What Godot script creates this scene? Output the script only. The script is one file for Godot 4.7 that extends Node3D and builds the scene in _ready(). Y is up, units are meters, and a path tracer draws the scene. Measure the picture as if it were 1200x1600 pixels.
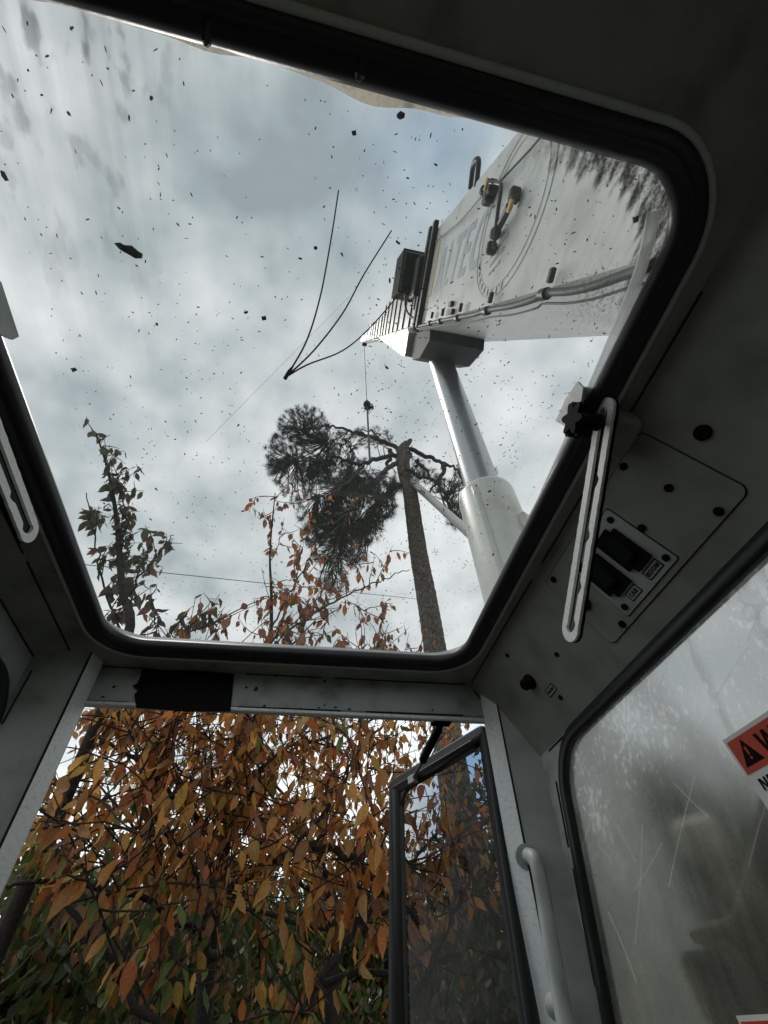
extends Node3D
# View from the seat of a crane cab, up through the roof hatch and out of the front opening.
# Lengths in metres. Builders work in coordinates round the seat's eye point; V(x, up, ahead) makes such a point.

const EYE := Vector3(0, 2.6, 0)
const F_PX := 640.0
var CR: Vector3
var CU: Vector3
var CF: Vector3
var base_of := {}
var rng := RandomNumberGenerator.new()
var M := {}
var boom_deg := 73.3

# ---------------------------------------------------------------- mesh helper
class MB:
	var st := SurfaceTool.new()
	var off := Vector3.ZERO
	var empty := true
	func _init(o := Vector3.ZERO) -> void:
		off = o
		st.begin(Mesh.PRIMITIVE_TRIANGLES)
		st.set_smooth_group(-1)
	func smooth(g: int) -> void:
		st.set_smooth_group(g)
	func v(p: Vector3, uv := Vector2.ZERO) -> void:
		st.set_uv(uv)
		st.add_vertex(p - off)
		empty = false
	func tri(a: Vector3, b: Vector3, c: Vector3, ua := Vector2.ZERO, ub := Vector2.ZERO, uc := Vector2.ZERO) -> void:
		v(a, ua); v(c, uc); v(b, ub)
	func quad(a: Vector3, b: Vector3, c: Vector3, d: Vector3, ua := Vector2.ZERO, ub := Vector2.ZERO, uc := Vector2.ZERO, ud := Vector2.ZERO) -> void:
		tri(a, b, c, ua, ub, uc)
		tri(a, c, d, ua, uc, ud)
	func quadn(a: Vector3, b: Vector3, c: Vector3, d: Vector3, n: Vector3) -> void:
		if (c - a).cross(d - b).dot(n) >= 0.0:
			quad(a, b, c, d)
		else:
			quad(a, d, c, b)
	func trin(a: Vector3, b: Vector3, c: Vector3, n: Vector3) -> void:
		if (b - a).cross(c - a).dot(n) >= 0.0:
			tri(a, b, c)
		else:
			tri(a, c, b)
	func box(xf: Transform3D, size: Vector3, bev := 0.0) -> void:
		var h := size * 0.5
		var b := minf(bev, minf(h.x, minf(h.y, h.z)) * 0.9)
		var ax := [Vector3.RIGHT, Vector3.UP, Vector3.BACK]
		for a in 3:
			var u := (a + 1) % 3
			var w := (a + 2) % 3
			for s in [-1.0, 1.0]:
				var c: Vector3 = ax[a] * h[a] * s
				var du: Vector3 = ax[u] * (h[u] - b)
				var dw: Vector3 = ax[w] * (h[w] - b)
				quadn(xf * (c - du - dw), xf * (c + du - dw), xf * (c + du + dw), xf * (c - du + dw), xf.basis * (ax[a] * s))
				if b > 0.0:
					for s2 in [-1.0, 1.0]:
						var c1: Vector3 = ax[a] * h[a] * s + ax[u] * (h[u] - b) * s2
						var c2: Vector3 = ax[a] * (h[a] - b) * s + ax[u] * h[u] * s2
						quadn(xf * (c1 - dw), xf * (c1 + dw), xf * (c2 + dw), xf * (c2 - dw), xf.basis * (ax[a] * s + ax[u] * s2))
		if b > 0.0:
			for sx in [-1.0, 1.0]:
				for sy in [-1.0, 1.0]:
					for sz in [-1.0, 1.0]:
						var q := Vector3(sx, sy, sz)
						trin(xf * (Vector3(h.x, h.y - b, h.z - b) * q), xf * (Vector3(h.x - b, h.y, h.z - b) * q), xf * (Vector3(h.x - b, h.y - b, h.z) * q), xf.basis * q)
	func tube(pts: Array, radius, sides := 8, cap := true, group := 1) -> void:
		var n := pts.size()
		var t: Vector3 = (pts[1] - pts[0]).normalized()
		var nx: Vector3 = t.cross(Vector3.UP if absf(t.y) < 0.9 else Vector3.RIGHT).normalized()
		var rings := []
		var ends := []
		var along := 0.0
		var lens := []
		for i in n:
			if i > 0:
				along += (pts[i] - pts[i - 1]).length()
			lens.append(along)
			var t2: Vector3 = t
			if i == 0:
				t2 = (pts[1] - pts[0]).normalized()
			elif i == n - 1:
				t2 = (pts[n - 1] - pts[n - 2]).normalized()
			else:
				t2 = (pts[i + 1] - pts[i - 1]).normalized()
			nx = (nx - t2 * nx.dot(t2)).normalized()
			var by: Vector3 = t2.cross(nx)
			var r: float = radius[i] if radius is Array else radius
			var ring := []
			for k in sides:
				var a := TAU * k / sides
				ring.append(pts[i] + (nx * cos(a) + by * sin(a)) * r)
			rings.append(ring)
			t = t2
			if i == 0:
				ends.append(-t2)
			if i == n - 1:
				ends.append(t2)
		smooth(group)
		for i in n - 1:
			for k in sides:
				var k2 := (k + 1) % sides
				quad(rings[i][k], rings[i][k2], rings[i + 1][k2], rings[i + 1][k], Vector2(float(k) / sides, lens[i]), Vector2(float(k + 1) / sides, lens[i]), Vector2(float(k + 1) / sides, lens[i + 1]), Vector2(float(k) / sides, lens[i + 1]))
		smooth(-1)
		if cap:
			for e in 2:
				var ring: Array = rings[0] if e == 0 else rings[n - 1]
				for k in range(1, sides - 1):
					trin(ring[0], ring[k], ring[k + 1], ends[e])
	# profile: counter-clockwise points (outward, along the normal)
	func sweep(path: Array, closed: bool, profile: PackedVector2Array, nrm: Vector3, round_group := 1) -> void:
		var n := path.size()
		var m := profile.size()
		var rings := []
		for i in n:
			var a: Vector3 = path[(i - 1 + n) % n] if closed or i > 0 else path[i]
			var c: Vector3 = path[(i + 1) % n] if closed or i < n - 1 else path[i]
			var t1: Vector3 = (path[i] - a).normalized()
			var t2: Vector3 = (c - path[i]).normalized()
			if t1 == Vector3.ZERO: t1 = t2
			if t2 == Vector3.ZERO: t2 = t1
			var t := (t1 + t2).normalized()
			var o := t.cross(nrm).normalized()
			var k := 1.0 / maxf(0.4, t.dot(t1))
			var ring := []
			for q in profile:
				ring.append(path[i] + o * q.x * k + nrm * q.y)
			rings.append(ring)
		smooth(round_group)
		for i in (n if closed else n - 1):
			var j := (i + 1) % n
			for k in m:
				var k2 := (k + 1) % m
				quad(rings[i][k], rings[j][k], rings[j][k2], rings[i][k2])
		smooth(-1)
		if not closed:
			for k in range(1, m - 1):
				tri(rings[0][0], rings[0][k], rings[0][k + 1])
				tri(rings[n - 1][0], rings[n - 1][k + 1], rings[n - 1][k])
	func extrude(poly: PackedVector2Array, xf: Transform3D, depth: float) -> void:
		var p := poly
		if Geometry2D.is_polygon_clockwise(p):
			p = p.duplicate()
			p.reverse()
		var nz := xf.basis.z
		var idx := Geometry2D.triangulate_polygon(p)
		for i in range(0, idx.size(), 3):
			for lv in [0.0, depth]:
				var q := []
				for k in 3:
					var w := p[idx[i + k]]
					q.append(xf * Vector3(w.x, w.y, lv))
				trin(q[0], q[1], q[2], -nz if lv == 0.0 else nz)
		for i in p.size():
			var a := p[i]
			var b := p[(i + 1) % p.size()]
			var nn := xf.basis * Vector3(b.y - a.y, a.x - b.x, 0)
			quadn(xf * Vector3(a.x, a.y, 0), xf * Vector3(b.x, b.y, 0), xf * Vector3(b.x, b.y, depth), xf * Vector3(a.x, a.y, depth), nn)
	func ring(outer: Array, inner: Array, nrm: Vector3, thick: float) -> void:
		var n := outer.size()
		var d := nrm.normalized() * thick
		for i in n:
			var j := (i + 1) % n
			if outer[i].distance_to(outer[j]) > 1e-6 or inner[i].distance_to(inner[j]) > 1e-6:
				if outer[i].distance_to(outer[j]) < 1e-6:
					trin(outer[i], inner[j], inner[i], nrm)
					trin(outer[i] - d, inner[j] - d, inner[i] - d, -nrm)
				elif inner[i].distance_to(inner[j]) < 1e-6:
					trin(outer[i], outer[j], inner[i], nrm)
					trin(outer[i] - d, outer[j] - d, inner[i] - d, -nrm)
				else:
					quadn(outer[i], outer[j], inner[j], inner[i], nrm)
					quadn(outer[i] - d, outer[j] - d, inner[j] - d, inner[i] - d, -nrm)
			if outer[i].distance_to(outer[j]) > 1e-6:
				quadn(outer[i], outer[j], outer[j] - d, outer[i] - d, (outer[i] - inner[i]))
			if inner[i].distance_to(inner[j]) > 1e-6:
				quadn(inner[i], inner[j], inner[j] - d, inner[i] - d, (inner[i] - outer[i]))
	func mesh() -> ArrayMesh:
		st.generate_normals()
		return st.commit()

# ---------------------------------------------------------------- places
func V(x: float, y: float, f: float) -> Vector3:
	return Vector3(x, y, -f)

func ray(px: float, py: float) -> Vector3:
	return (CR * (px - 600.0) + CU * (800.0 - py) + CF * F_PX).normalized()

func at(px: float, py: float, d: float) -> Vector3:
	return ray(px, py) * d

func athor(px: float, py: float, d: float) -> Vector3:   # at a horizontal distance
	var r := ray(px, py)
	return r * (d / Vector2(r.x, r.z).length())

func on(px: float, py: float, axis: int, val: float) -> Vector3:   # on a plane across one axis
	var r := ray(px, py)
	return r * (val / r[axis])

func onp(px: float, py: float, p0: Vector3, n: Vector3) -> Vector3:
	var r := ray(px, py)
	return r * (p0.dot(n) / r.dot(n))

func bm(s: float, t: float, x: float) -> Vector3:   # along the boom, below its axis line, to the right
	var a := deg_to_rad(boom_deg)
	return V(x, s * sin(a) - t * cos(a), s * cos(a) + t * sin(a))

func frame(o: Vector3, x: Vector3, y: Vector3) -> Transform3D:
	var xn := x.normalized()
	var z := xn.cross(y).normalized()
	return Transform3D(Basis(xn, z.cross(xn).normalized(), z), o)

func rrect(c: Array, r: float, seg := 6) -> Array:   # four corners -> rounded path
	var out := []
	for i in 4:
		var p: Vector3 = c[i]
		var a: Vector3 = (c[(i + 3) % 4] - p).normalized()
		var b: Vector3 = (c[(i + 1) % 4] - p).normalized()
		var p0 := p + a * r
		var p2 := p + b * r
		for k in seg + 1:
			var t := float(k) / seg
			var w := sqrt(0.5)
			var den := (1 - t) * (1 - t) + 2 * w * t * (1 - t) + t * t
			out.append((p0 * (1 - t) * (1 - t) + p * 2 * w * t * (1 - t) + p2 * t * t) / den)
	return out

func corners_for(c: Array, seg := 6) -> Array:
	var out := []
	for i in 4:
		for k in seg + 1:
			out.append(c[i])
	return out

func curve(pts: Array, n: int) -> Array:   # smooth polyline through points
	var out := []
	var m := pts.size()
	for i in m - 1:
		var p0: Vector3 = pts[maxi(i - 1, 0)]
		var p1: Vector3 = pts[i]
		var p2: Vector3 = pts[i + 1]
		var p3: Vector3 = pts[mini(i + 2, m - 1)]
		for k in n:
			out.append(p1.cubic_interpolate(p2, p0, p3, float(k) / n))
	out.append(pts[m - 1])
	return out

func round_profile(r: float, n := 8, sx := 1.0, sy := 1.0, c := Vector2.ZERO) -> PackedVector2Array:
	var p := PackedVector2Array()
	for k in n:
		var a := TAU * k / n
		p.append(c + Vector2(cos(a) * sx, sin(a) * sy) * r)
	return p

# ---------------------------------------------------------------- objects
func thing(called: String, label: String, category: String, at_pos: Vector3, group := "", kind := "") -> Node3D:
	var o := Node3D.new()
	o.name = called
	add_child(o, true)
	o.position = EYE + at_pos
	base_of[o] = at_pos
	tag(o, label, category, group, kind)
	return o

func tag(o: Node, label := "", category := "", group := "", kind := "") -> void:
	if label: o.set_meta("label", label)
	if category: o.set_meta("category", category)
	if group: o.set_meta("group", group)
	if kind: o.set_meta("kind", kind)

func mb(parent: Node = null) -> MB:
	return MB.new(base_of[parent] if parent != null else Vector3.ZERO)

func part(called: String, m: MB, mat: Material, parent: Node3D, label := "", kind := "") -> MeshInstance3D:
	return put(called, m.mesh(), mat, parent, Transform3D(), label, kind)

func put(called: String, mesh: Mesh, mat: Material, parent: Node3D, xf := Transform3D(), label := "", kind := "") -> MeshInstance3D:
	var o := MeshInstance3D.new()
	o.name = called
	o.mesh = mesh
	o.material_override = mat
	o.transform = xf
	parent.add_child(o, true)
	base_of[o] = base_of.get(parent, Vector3.ZERO)
	if label: o.set_meta("label", label)
	if kind: o.set_meta("kind", kind)
	return o

func single(called: String, m: MB, mat: Material, base: Vector3, label: String, category: String, group := "", kind := "") -> MeshInstance3D:
	var o := put(called, m.mesh(), mat, self, Transform3D(Basis(), EYE + base))
	base_of[o] = base
	tag(o, label, category, group, kind)
	return o

func lin(r: float, g: float, b: float, a := 1.0) -> Color:
	var c := Color(r, g, b).linear_to_srgb()
	c.a = a
	return c

func material(c: Color, rough := 0.6, metal := 0.0) -> StandardMaterial3D:
	var m := StandardMaterial3D.new()
	m.albedo_color = c
	m.roughness = rough
	m.metallic = metal
	return m

func noise_tex(freq: float, ramp: Array, seed_n := 1, size := 512, oct := 5, kind := FastNoiseLite.TYPE_SIMPLEX_SMOOTH) -> NoiseTexture2D:
	var n := FastNoiseLite.new()
	n.seed = seed_n
	n.noise_type = kind
	n.frequency = freq
	n.fractal_octaves = oct
	var t := NoiseTexture2D.new()
	t.width = size
	t.height = size
	t.seamless = true
	t.noise = n
	var g := Gradient.new()
	g.offsets = PackedFloat32Array(ramp.map(func(q): return q[0]))
	g.colors = PackedColorArray(ramp.map(func(q): return q[1]))
	t.color_ramp = g
	return t

func triplanar(m: StandardMaterial3D, tex: Texture2D, scale: float, relief: Texture2D = null, cm := 0.1) -> StandardMaterial3D:
	m.albedo_texture = tex
	m.uv1_triplanar = true
	m.uv1_world_triplanar = true
	m.uv1_scale = Vector3.ONE * scale
	if relief:
		m.heightmap_enabled = true
		m.heightmap_texture = relief
		m.heightmap_scale = cm
	return m

func make_materials() -> void:
	var grey := func(v): return Color(v, v, v)
	var grime := noise_tex(0.012, [[0.0, grey.call(0.72)], [0.35, grey.call(0.9)], [0.6, grey.call(0.98)], [1.0, grey.call(1.0)]], 3)
	var orange_peel := noise_tex(0.09, [[0.0, grey.call(0.0)], [1.0, grey.call(1.0)]], 5, 512, 3)
	M.paint = triplanar(material(lin(0.40, 0.43, 0.42), 0.5), grime, 1.6, orange_peel, 0.02)
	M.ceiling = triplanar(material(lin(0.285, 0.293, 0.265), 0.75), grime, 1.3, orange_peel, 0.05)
	M.rubber = triplanar(material(lin(0.012, 0.014, 0.016), 0.42), grime, 3.0, orange_peel, 0.02)
	M.black = material(lin(0.006, 0.006, 0.006), 0.6)
	M.knob = material(lin(0.012, 0.014, 0.016), 0.75)
	M.knob.metallic_specular = 0.15
	M.seam = material(lin(0.01, 0.01, 0.009), 0.9)
	M.floor = material(lin(0.06, 0.06, 0.06), 0.9)
	var scuff := noise_tex(0.05, [[0.0, grey.call(0.78)], [0.35, grey.call(0.95)], [1.0, grey.call(1.0)]], 11)
	M.bare = triplanar(material(lin(0.86, 0.88, 0.87), 0.5), scuff, 6.0)
	M.lip = triplanar(material(lin(0.5, 0.52, 0.5), 0.4), scuff, 5.0)
	M.silver = triplanar(material(lin(0.78, 0.81, 0.82), 0.42, 0.1), scuff, 4.0)
	M.boom = triplanar(material(lin(0.80, 0.82, 0.80), 0.32), noise_tex(0.008, [[0.0, Color(0.80, 0.79, 0.76)], [0.4, Color(0.95, 0.95, 0.94)], [1.0, Color(1, 1, 1)]], 21), 0.5)
	M.boom_dark = material(lin(0.022, 0.024, 0.027), 0.7)
	M.iron = material(lin(0.035, 0.035, 0.036), 0.5, 0.2)
	M.chrome = material(lin(0.38, 0.40, 0.41), 0.36, 0.9)
	M.hose = material(lin(0.05, 0.053, 0.055), 0.6)
	M.print = material(lin(0.58, 0.62, 0.65), 0.4)
	M.yellow = material(lin(0.55, 0.38, 0.10), 0.6)
	M.orange_sign = material(lin(0.50, 0.045, 0.012), 0.5)
	M.white = material(lin(0.7, 0.7, 0.68), 0.5)
	M.cream = material(lin(0.6, 0.57, 0.47), 0.6)
	M.brown = material(lin(0.26, 0.20, 0.16), 0.7)
	M.steel = material(lin(0.25, 0.25, 0.25), 0.35, 0.8)
	M.wire = material(lin(0.03, 0.03, 0.035), 0.6)
	# glass
	M.hatch = material(Color(0.35, 0.42, 0.43, 0.24), 0.04)
	M.hatch.transparency = BaseMaterial3D.TRANSPARENCY_ALPHA
	M.tint = material(Color(0.02, 0.025, 0.022, 0.52), 0.03)
	M.tint.transparency = BaseMaterial3D.TRANSPARENCY_ALPHA
	M.tint.metallic_specular = 0.22
	M.black.metallic_specular = 0.2
	M.edge = material(lin(0.8, 0.84, 0.84, 0.55), 0.35)
	M.edge.transparency = BaseMaterial3D.TRANSPARENCY_ALPHA
	M.edge.backlight_enabled = true
	M.edge.backlight = Color(0.9, 0.9, 0.9)
	M.sealant = triplanar(material(lin(0.93, 0.91, 0.86), 0.6), scuff, 5.0)
	M.sealant.backlight_enabled = true
	M.sealant.backlight = Color(1.0, 0.97, 0.92)
	# bark
	var furrow := noise_tex(0.016, [[0.0, Color(1, 0.97, 0.94)], [0.45, Color(0.86, 0.83, 0.8)], [0.68, Color(0.62, 0.58, 0.55)], [0.85, Color(0.3, 0.27, 0.25)], [1.0, Color(0.16, 0.14, 0.13)]], 31, 512, 4)
	furrow.noise.fractal_type = FastNoiseLite.FRACTAL_RIDGED
	furrow.normalize = true
	M.pine_bark = triplanar(material(lin(0.25, 0.225, 0.21), 0.95), furrow, 0.9)
	M.pine_bark.uv1_scale = Vector3(1.6, 0.5, 1.6)
	M.pine_bark.heightmap_enabled = true
	M.pine_bark.heightmap_texture = furrow
	M.pine_bark.heightmap_scale = 2.0
	M.pine_wood = material(lin(0.06, 0.05, 0.042), 0.9)
	M.fresh_wood = material(lin(0.36, 0.26, 0.16), 0.9)
	M.bark = triplanar(material(lin(0.030, 0.025, 0.022), 0.9), noise_tex(0.03, [[0.0, Color(0.5, 0.45, 0.4)], [0.55, Color(0.85, 0.8, 0.75)], [0.62, Color(1, 1, 1)], [1.0, Color(1, 1, 1)]], 41), 5.0)
	M.lichen_bark = triplanar(material(lin(0.085, 0.082, 0.072), 0.9), noise_tex(0.02, [[0.0, Color(0.35, 0.32, 0.3)], [0.5, Color(0.6, 0.57, 0.53)], [0.6, Color(1, 1, 1)], [1.0, Color(1, 1, 0.97)]], 42), 4.0)

# ---------------------------------------------------------------- textures
func leaf_texture() -> ImageTexture:
	var im := Image.create(96, 192, true, Image.FORMAT_RGB8)
	var n := FastNoiseLite.new()
	n.seed = 8
	n.frequency = 0.03
	n.fractal_octaves = 4
	for y in 192:
		for x in 96:
			var u := absf(x / 95.0 - 0.5) * 2.0
			var w := y / 191.0
			var g := 0.92 + 0.12 * n.get_noise_2d(x, y)
			var vein := absf(fposmod((w + u * 0.16) * 9.0, 1.0) - 0.5)
			if vein < 0.06: g *= 0.93
			if u < 0.035: g *= 1.12
			if n.get_noise_2d(x * 2.0 + 500, y * 2.0) > 0.55: g *= 0.75
			im.set_pixel(x, y, Color(clampf(g, 0, 1), clampf(g * (0.98 - 0.06 * u), 0, 1), clampf(g * 0.95, 0, 1)))
	im.generate_mipmaps()
	return ImageTexture.create_from_image(im)

func hatch_film_texture() -> ImageTexture:
	var w := 1024
	var im := Image.create(w, w, false, Image.FORMAT_RGBA8)
	var n := FastNoiseLite.new()
	n.seed = 77
	n.frequency = 1.0
	n.fractal_octaves = 4
	for j in w:
		var f := -0.12 + 1.03 * j / (w - 1.0)
		for i in w:
			var x := -0.45 + 0.86 * i / (w - 1.0)
			var a := 0.06 + 0.05 * maxf(0.0, n.get_noise_2d(x * 5, f * 5) + 0.2)
			var c := Vector3(0.62, 0.64, 0.62)
			# runs of old water on the left of the rear edge
			var run := n.get_noise_2d(x * 42 + 9, f * 2.2)
			var left := smoothstep(-0.12, -0.26, x)
			var reach := 0.05 + 0.30 * left + 0.10 * n.get_noise_2d(x * 14, 3.0)
			var near_edge := clampf(1.0 - (f + 0.085) / maxf(reach, 0.02), 0.0, 1.0)
			a += 0.07 * left * near_edge
			a += near_edge * (0.10 + 0.20 * left) * clampf(0.5 + 0.8 * run, 0.0, 1.0)
			var dirt := near_edge * left * smoothstep(0.12, 0.5, n.get_noise_2d(x * 22 + 60, f * 13))
			if dirt > 0.0:
				a += 0.35 * dirt * near_edge
				c = c.lerp(Vector3(0.14, 0.13, 0.11), minf(1.0, dirt * 1.3))
			# brown grit washed into the right rear corner
			var d_edge := minf(f + 0.076, 0.372 - x)
			if x > 0.272 and f < 0.024: d_edge = 0.100 - Vector2(x - 0.272, f - 0.024).length()
			var corner := smoothstep(0.13, 0.27, x) * smoothstep(0.10, 0.0, f)
			var comb := n.get_noise_2d(x * 90.0, f * 26.0)
			var speck := n.get_noise_2d(x * 210.0 + 5.0, f * 210.0)
			var grit := corner * smoothstep(0.0, 0.7, 1.0 - d_edge / (0.024 + 0.020 * comb)) * clampf(0.62 + 0.35 * speck + 0.6 * comb, 0.0, 0.9)
			grit += 0.10 * smoothstep(0.10, 0.26, x) * smoothstep(0.12, 0.0, f) * clampf(0.5 + comb, 0.0, 1.0)
			var splash := exp(-(pow((x - 0.325) / 0.03, 2) + pow((f - 0.05) / 0.03, 2))) * clampf(0.3 + n.get_noise_2d(x * 160 + 7, f * 160) * 1.2, 0.0, 1.0)
			var br := clampf(grit + splash * 0.6, 0.0, 0.92)
			a = a + br * (1.0 - a)
			c = c.lerp(Vector3(0.17, 0.125, 0.085), clampf(br * 1.4, 0.0, 1.0))
			# thin wipe marks
			var wipe := absf(n.get_noise_2d((x + f * 0.35) * 30 + 40, (f - x * 0.3) * 1.1))
			if wipe < 0.012: a += 0.02
			im.set_pixel(i, j, Color(c.x, c.y, c.z, clampf(a, 0.0, 0.95)))
	return ImageTexture.create_from_image(im)

func side_film_texture() -> ImageTexture:
	var w := 768
	var im := Image.create(w, w, false, Image.FORMAT_RGBA8)
	var n := FastNoiseLite.new()
	n.seed = 55
	n.frequency = 1.0
	n.fractal_octaves = 5
	for j in w:
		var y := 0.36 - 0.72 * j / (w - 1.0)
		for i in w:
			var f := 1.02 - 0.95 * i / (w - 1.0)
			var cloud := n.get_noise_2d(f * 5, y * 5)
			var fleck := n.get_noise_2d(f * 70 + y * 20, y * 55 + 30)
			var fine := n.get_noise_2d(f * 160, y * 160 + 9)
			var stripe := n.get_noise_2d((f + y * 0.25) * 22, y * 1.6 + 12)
			var high := smoothstep(0.02, 0.30, y + 0.06 * cloud)  # window light fading downwards, painted in as a darker, browner lower film
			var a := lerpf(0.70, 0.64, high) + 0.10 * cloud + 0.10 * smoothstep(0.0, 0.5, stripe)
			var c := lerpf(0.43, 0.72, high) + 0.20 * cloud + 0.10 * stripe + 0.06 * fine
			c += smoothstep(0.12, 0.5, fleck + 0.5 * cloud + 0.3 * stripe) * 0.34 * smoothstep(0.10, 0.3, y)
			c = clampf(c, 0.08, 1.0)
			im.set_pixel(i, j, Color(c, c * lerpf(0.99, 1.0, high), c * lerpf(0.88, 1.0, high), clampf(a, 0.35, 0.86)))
	# scratches
	var r := RandomNumberGenerator.new()
	r.seed = 4
	for k in 90:
		var p := Vector2(r.randf() * w, r.randf() * w)
		var d := Vector2.from_angle(r.randf_range(-0.9, -0.3) if k % 3 else r.randf_range(1.2, 1.9))
		var bend := r.randf_range(-0.004, 0.004)
		var len := r.randi_range(20, 170)
		for q in len:
			p += d
			d = d.rotated(bend)
			for o in 2:
				var xi := int(p.x) + o
				var yi := int(p.y)
				if xi >= 0 and yi >= 0 and xi < w and yi < w:
					var old := im.get_pixel(xi, yi)
					im.set_pixel(xi, yi, Color(0.8, 0.81, 0.8, clampf(old.a + 0.08 * sin(PI * q / len), 0, 0.95)))
	return ImageTexture.create_from_image(im)

func sky_panorama() -> ImageTexture:
	var w := 1024
	var h := 512
	var data := PackedFloat32Array()
	data.resize(w * h * 3)
	var n := FastNoiseLite.new()
	n.seed = 19
	n.frequency = 1.0
	n.fractal_octaves = 5
	n.fractal_gain = 0.5
	var blue1 := ray(750, 1232)
	var blue2 := ray(690, 205)
	var glow := ray(395, 760)
	var glow2 := ray(255, 650)
	var k := 0
	for j in h:
		var lat := PI * (0.5 - (j + 0.5) / h)
		for i in w:
			var lon := (i + 0.5) / w * TAU
			var d := Vector3(sin(lon) * cos(lat), sin(lat), -cos(lon) * cos(lat))
			var up := maxf(d.y, 0.0)
			var q := d / (up + 0.22)
			var big := n.get_noise_3d(q.x * 1.15 + 3.1, q.z * 1.15, 0.3)
			var mid := n.get_noise_3d(q.x * 3.0, q.z * 3.0, 4.7)
			var fine := n.get_noise_3d(q.x * 9.0, q.z * 9.0, 9.2)
			var l := 0.91 + 0.42 * big + 0.34 * mid + 0.17 * fine
			l += 0.34 * pow(1.0 - up, 2.2)
			l += 0.16 * exp(-(1.0 - d.dot(glow)) * 26.0) + 0.08 * exp(-(1.0 - d.dot(glow2)) * 60.0)
			l = clampf(l, 0.55, 1.5)
			var c := Vector3(0.80, 0.945, 0.99).lerp(Vector3(0.95, 1.0, 1.01), smoothstep(0.6, 1.1, l)) * l
			var gap := 1.3 * exp(-(1.0 - d.dot(blue1)) * 230.0) + 0.22 * exp(-(1.0 - d.dot(blue2)) * 90.0)
			c = c.lerp(Vector3(0.32, 0.60, 1.02), clampf(gap, 0.0, 0.9))
			if d.y < 0.0:
				c = c.lerp(Vector3(0.12, 0.11, 0.09), smoothstep(0.0, -0.06, d.y))
			data[k] = c.x
			data[k + 1] = c.y
			data[k + 2] = c.z
			k += 3
	return ImageTexture.create_from_image(Image.create_from_data(w, h, false, Image.FORMAT_RGBF, data.to_byte_array()))

# ---------------------------------------------------------------- scene
func _ready() -> void:
	# camera
	var f := Vector3(-195, -830, 640).normalized()       # where «ahead», «up» and «right» of the cab lie in the lens
	var u := Vector3(-43, 503.7, 640)
	u = (u - f * u.dot(f)).normalized()
	var r := u.cross(f)
	if r.x < 0: r = -r
	CR = Vector3(r.x, u.x, -f.x)
	CU = Vector3(r.y, u.y, -f.y)
	CF = Vector3(r.z, u.z, -f.z)
	var cam := Camera3D.new()
	cam.name = "camera"
	cam.fov = rad_to_deg(2.0 * atan(800.0 / F_PX))
	cam.near = 0.02
	cam.far = 600.0
	add_child(cam)
	cam.transform = Transform3D(Basis(CR, CU, -CF), EYE)
	cam.current = true
	# sky
	var sky_mat := PanoramaSkyMaterial.new()
	sky_mat.panorama = sky_panorama()
	var sky := Sky.new()
	sky.sky_material = sky_mat
	var env := Environment.new()
	env.background_mode = Environment.BG_SKY
	env.sky = sky
	env.tonemap_mode = Environment.TONE_MAPPER_LINEAR
	env.tonemap_exposure = 1.0
	env.sdfgi_enabled = true
	env.ssao_enabled = true
	env.ssil_enabled = true
	var we := WorldEnvironment.new()
	we.name = "environment"
	we.environment = env
	add_child(we)
	# sun behind the cloud
	var sun := DirectionalLight3D.new()
	sun.name = "sun"
	sun.light_energy = 0.46
	sun.light_angular_distance = 14.0
	sun.light_color = Color(1.0, 0.97, 0.93)
	sun.shadow_enabled = true
	add_child(sun)
	sun.look_at_from_position(EYE + ray(330, 560) * 10.0, EYE, Vector3.UP)

	rng.seed = 2024
	make_materials()
	build_ground()
	build_cab()
	build_boom()
	build_cylinder()
	build_outside_deck()
	build_pine()
	build_front_trees()
	build_backdrop()
	build_wires()
	build_debris()

func build_ground() -> void:
	var m := mb()
	m.quad(Vector3(-300, -2.6, 300), Vector3(300, -2.6, 300), Vector3(300, -2.6, -300), Vector3(-300, -2.6, -300))
	var g := triplanar(material(lin(0.06, 0.055, 0.03), 1.0), noise_tex(0.02, [[0.0, Color(0.55, 0.5, 0.4)], [0.5, Color(0.8, 0.8, 0.6)], [1.0, Color(1, 0.95, 0.8)]], 61), 0.35)
	single("ground", m, g, Vector3.ZERO, "leaf strewn ground under the trees", "ground", "", "structure")

const FR := 0.955            # header face
func fw(y: float) -> float:  # the raked plane of the front opening
	return 1.0 - 0.17 * (y - 0.17)

func rocker_outline(a: Vector2, b: Vector2, step: float) -> PackedVector2Array:
	return PackedVector2Array([Vector2(a.x, a.y + step), Vector2(a.x + step, a.y + step), Vector2(a.x + step, a.y), Vector2(b.x, a.y), Vector2(b.x, b.y - step), Vector2(b.x - step, b.y - step), Vector2(b.x - step, b.y), Vector2(a.x, b.y)])

func screw_head(parent: Node3D, at_p: Vector3, n: Vector3, r: float, mat: Material, called := "screw") -> void:
	var m := mb(parent)
	m.tube([at_p, at_p + n * 0.002, at_p + n * 0.0035], [r, r, r * 0.7], 12)
	part(called, m, mat, parent)

func lettering(text: String, size: float, parent: Node3D, xf: Transform3D, mat: Material, depth := 0.0006, bold := true) -> MeshInstance3D:
	var t := TextMesh.new()
	var font := SystemFont.new()
	font.font_names = PackedStringArray(["Droid Sans"])
	font.font_weight = 700 if bold else 400
	t.font = font
	t.text = text
	t.font_size = 64
	t.pixel_size = size / 64.0
	t.depth = depth
	t.curve_step = 2.0
	var loc := xf
	loc.origin -= base_of[parent]
	return put("lettering", t, mat, parent, loc)

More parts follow.
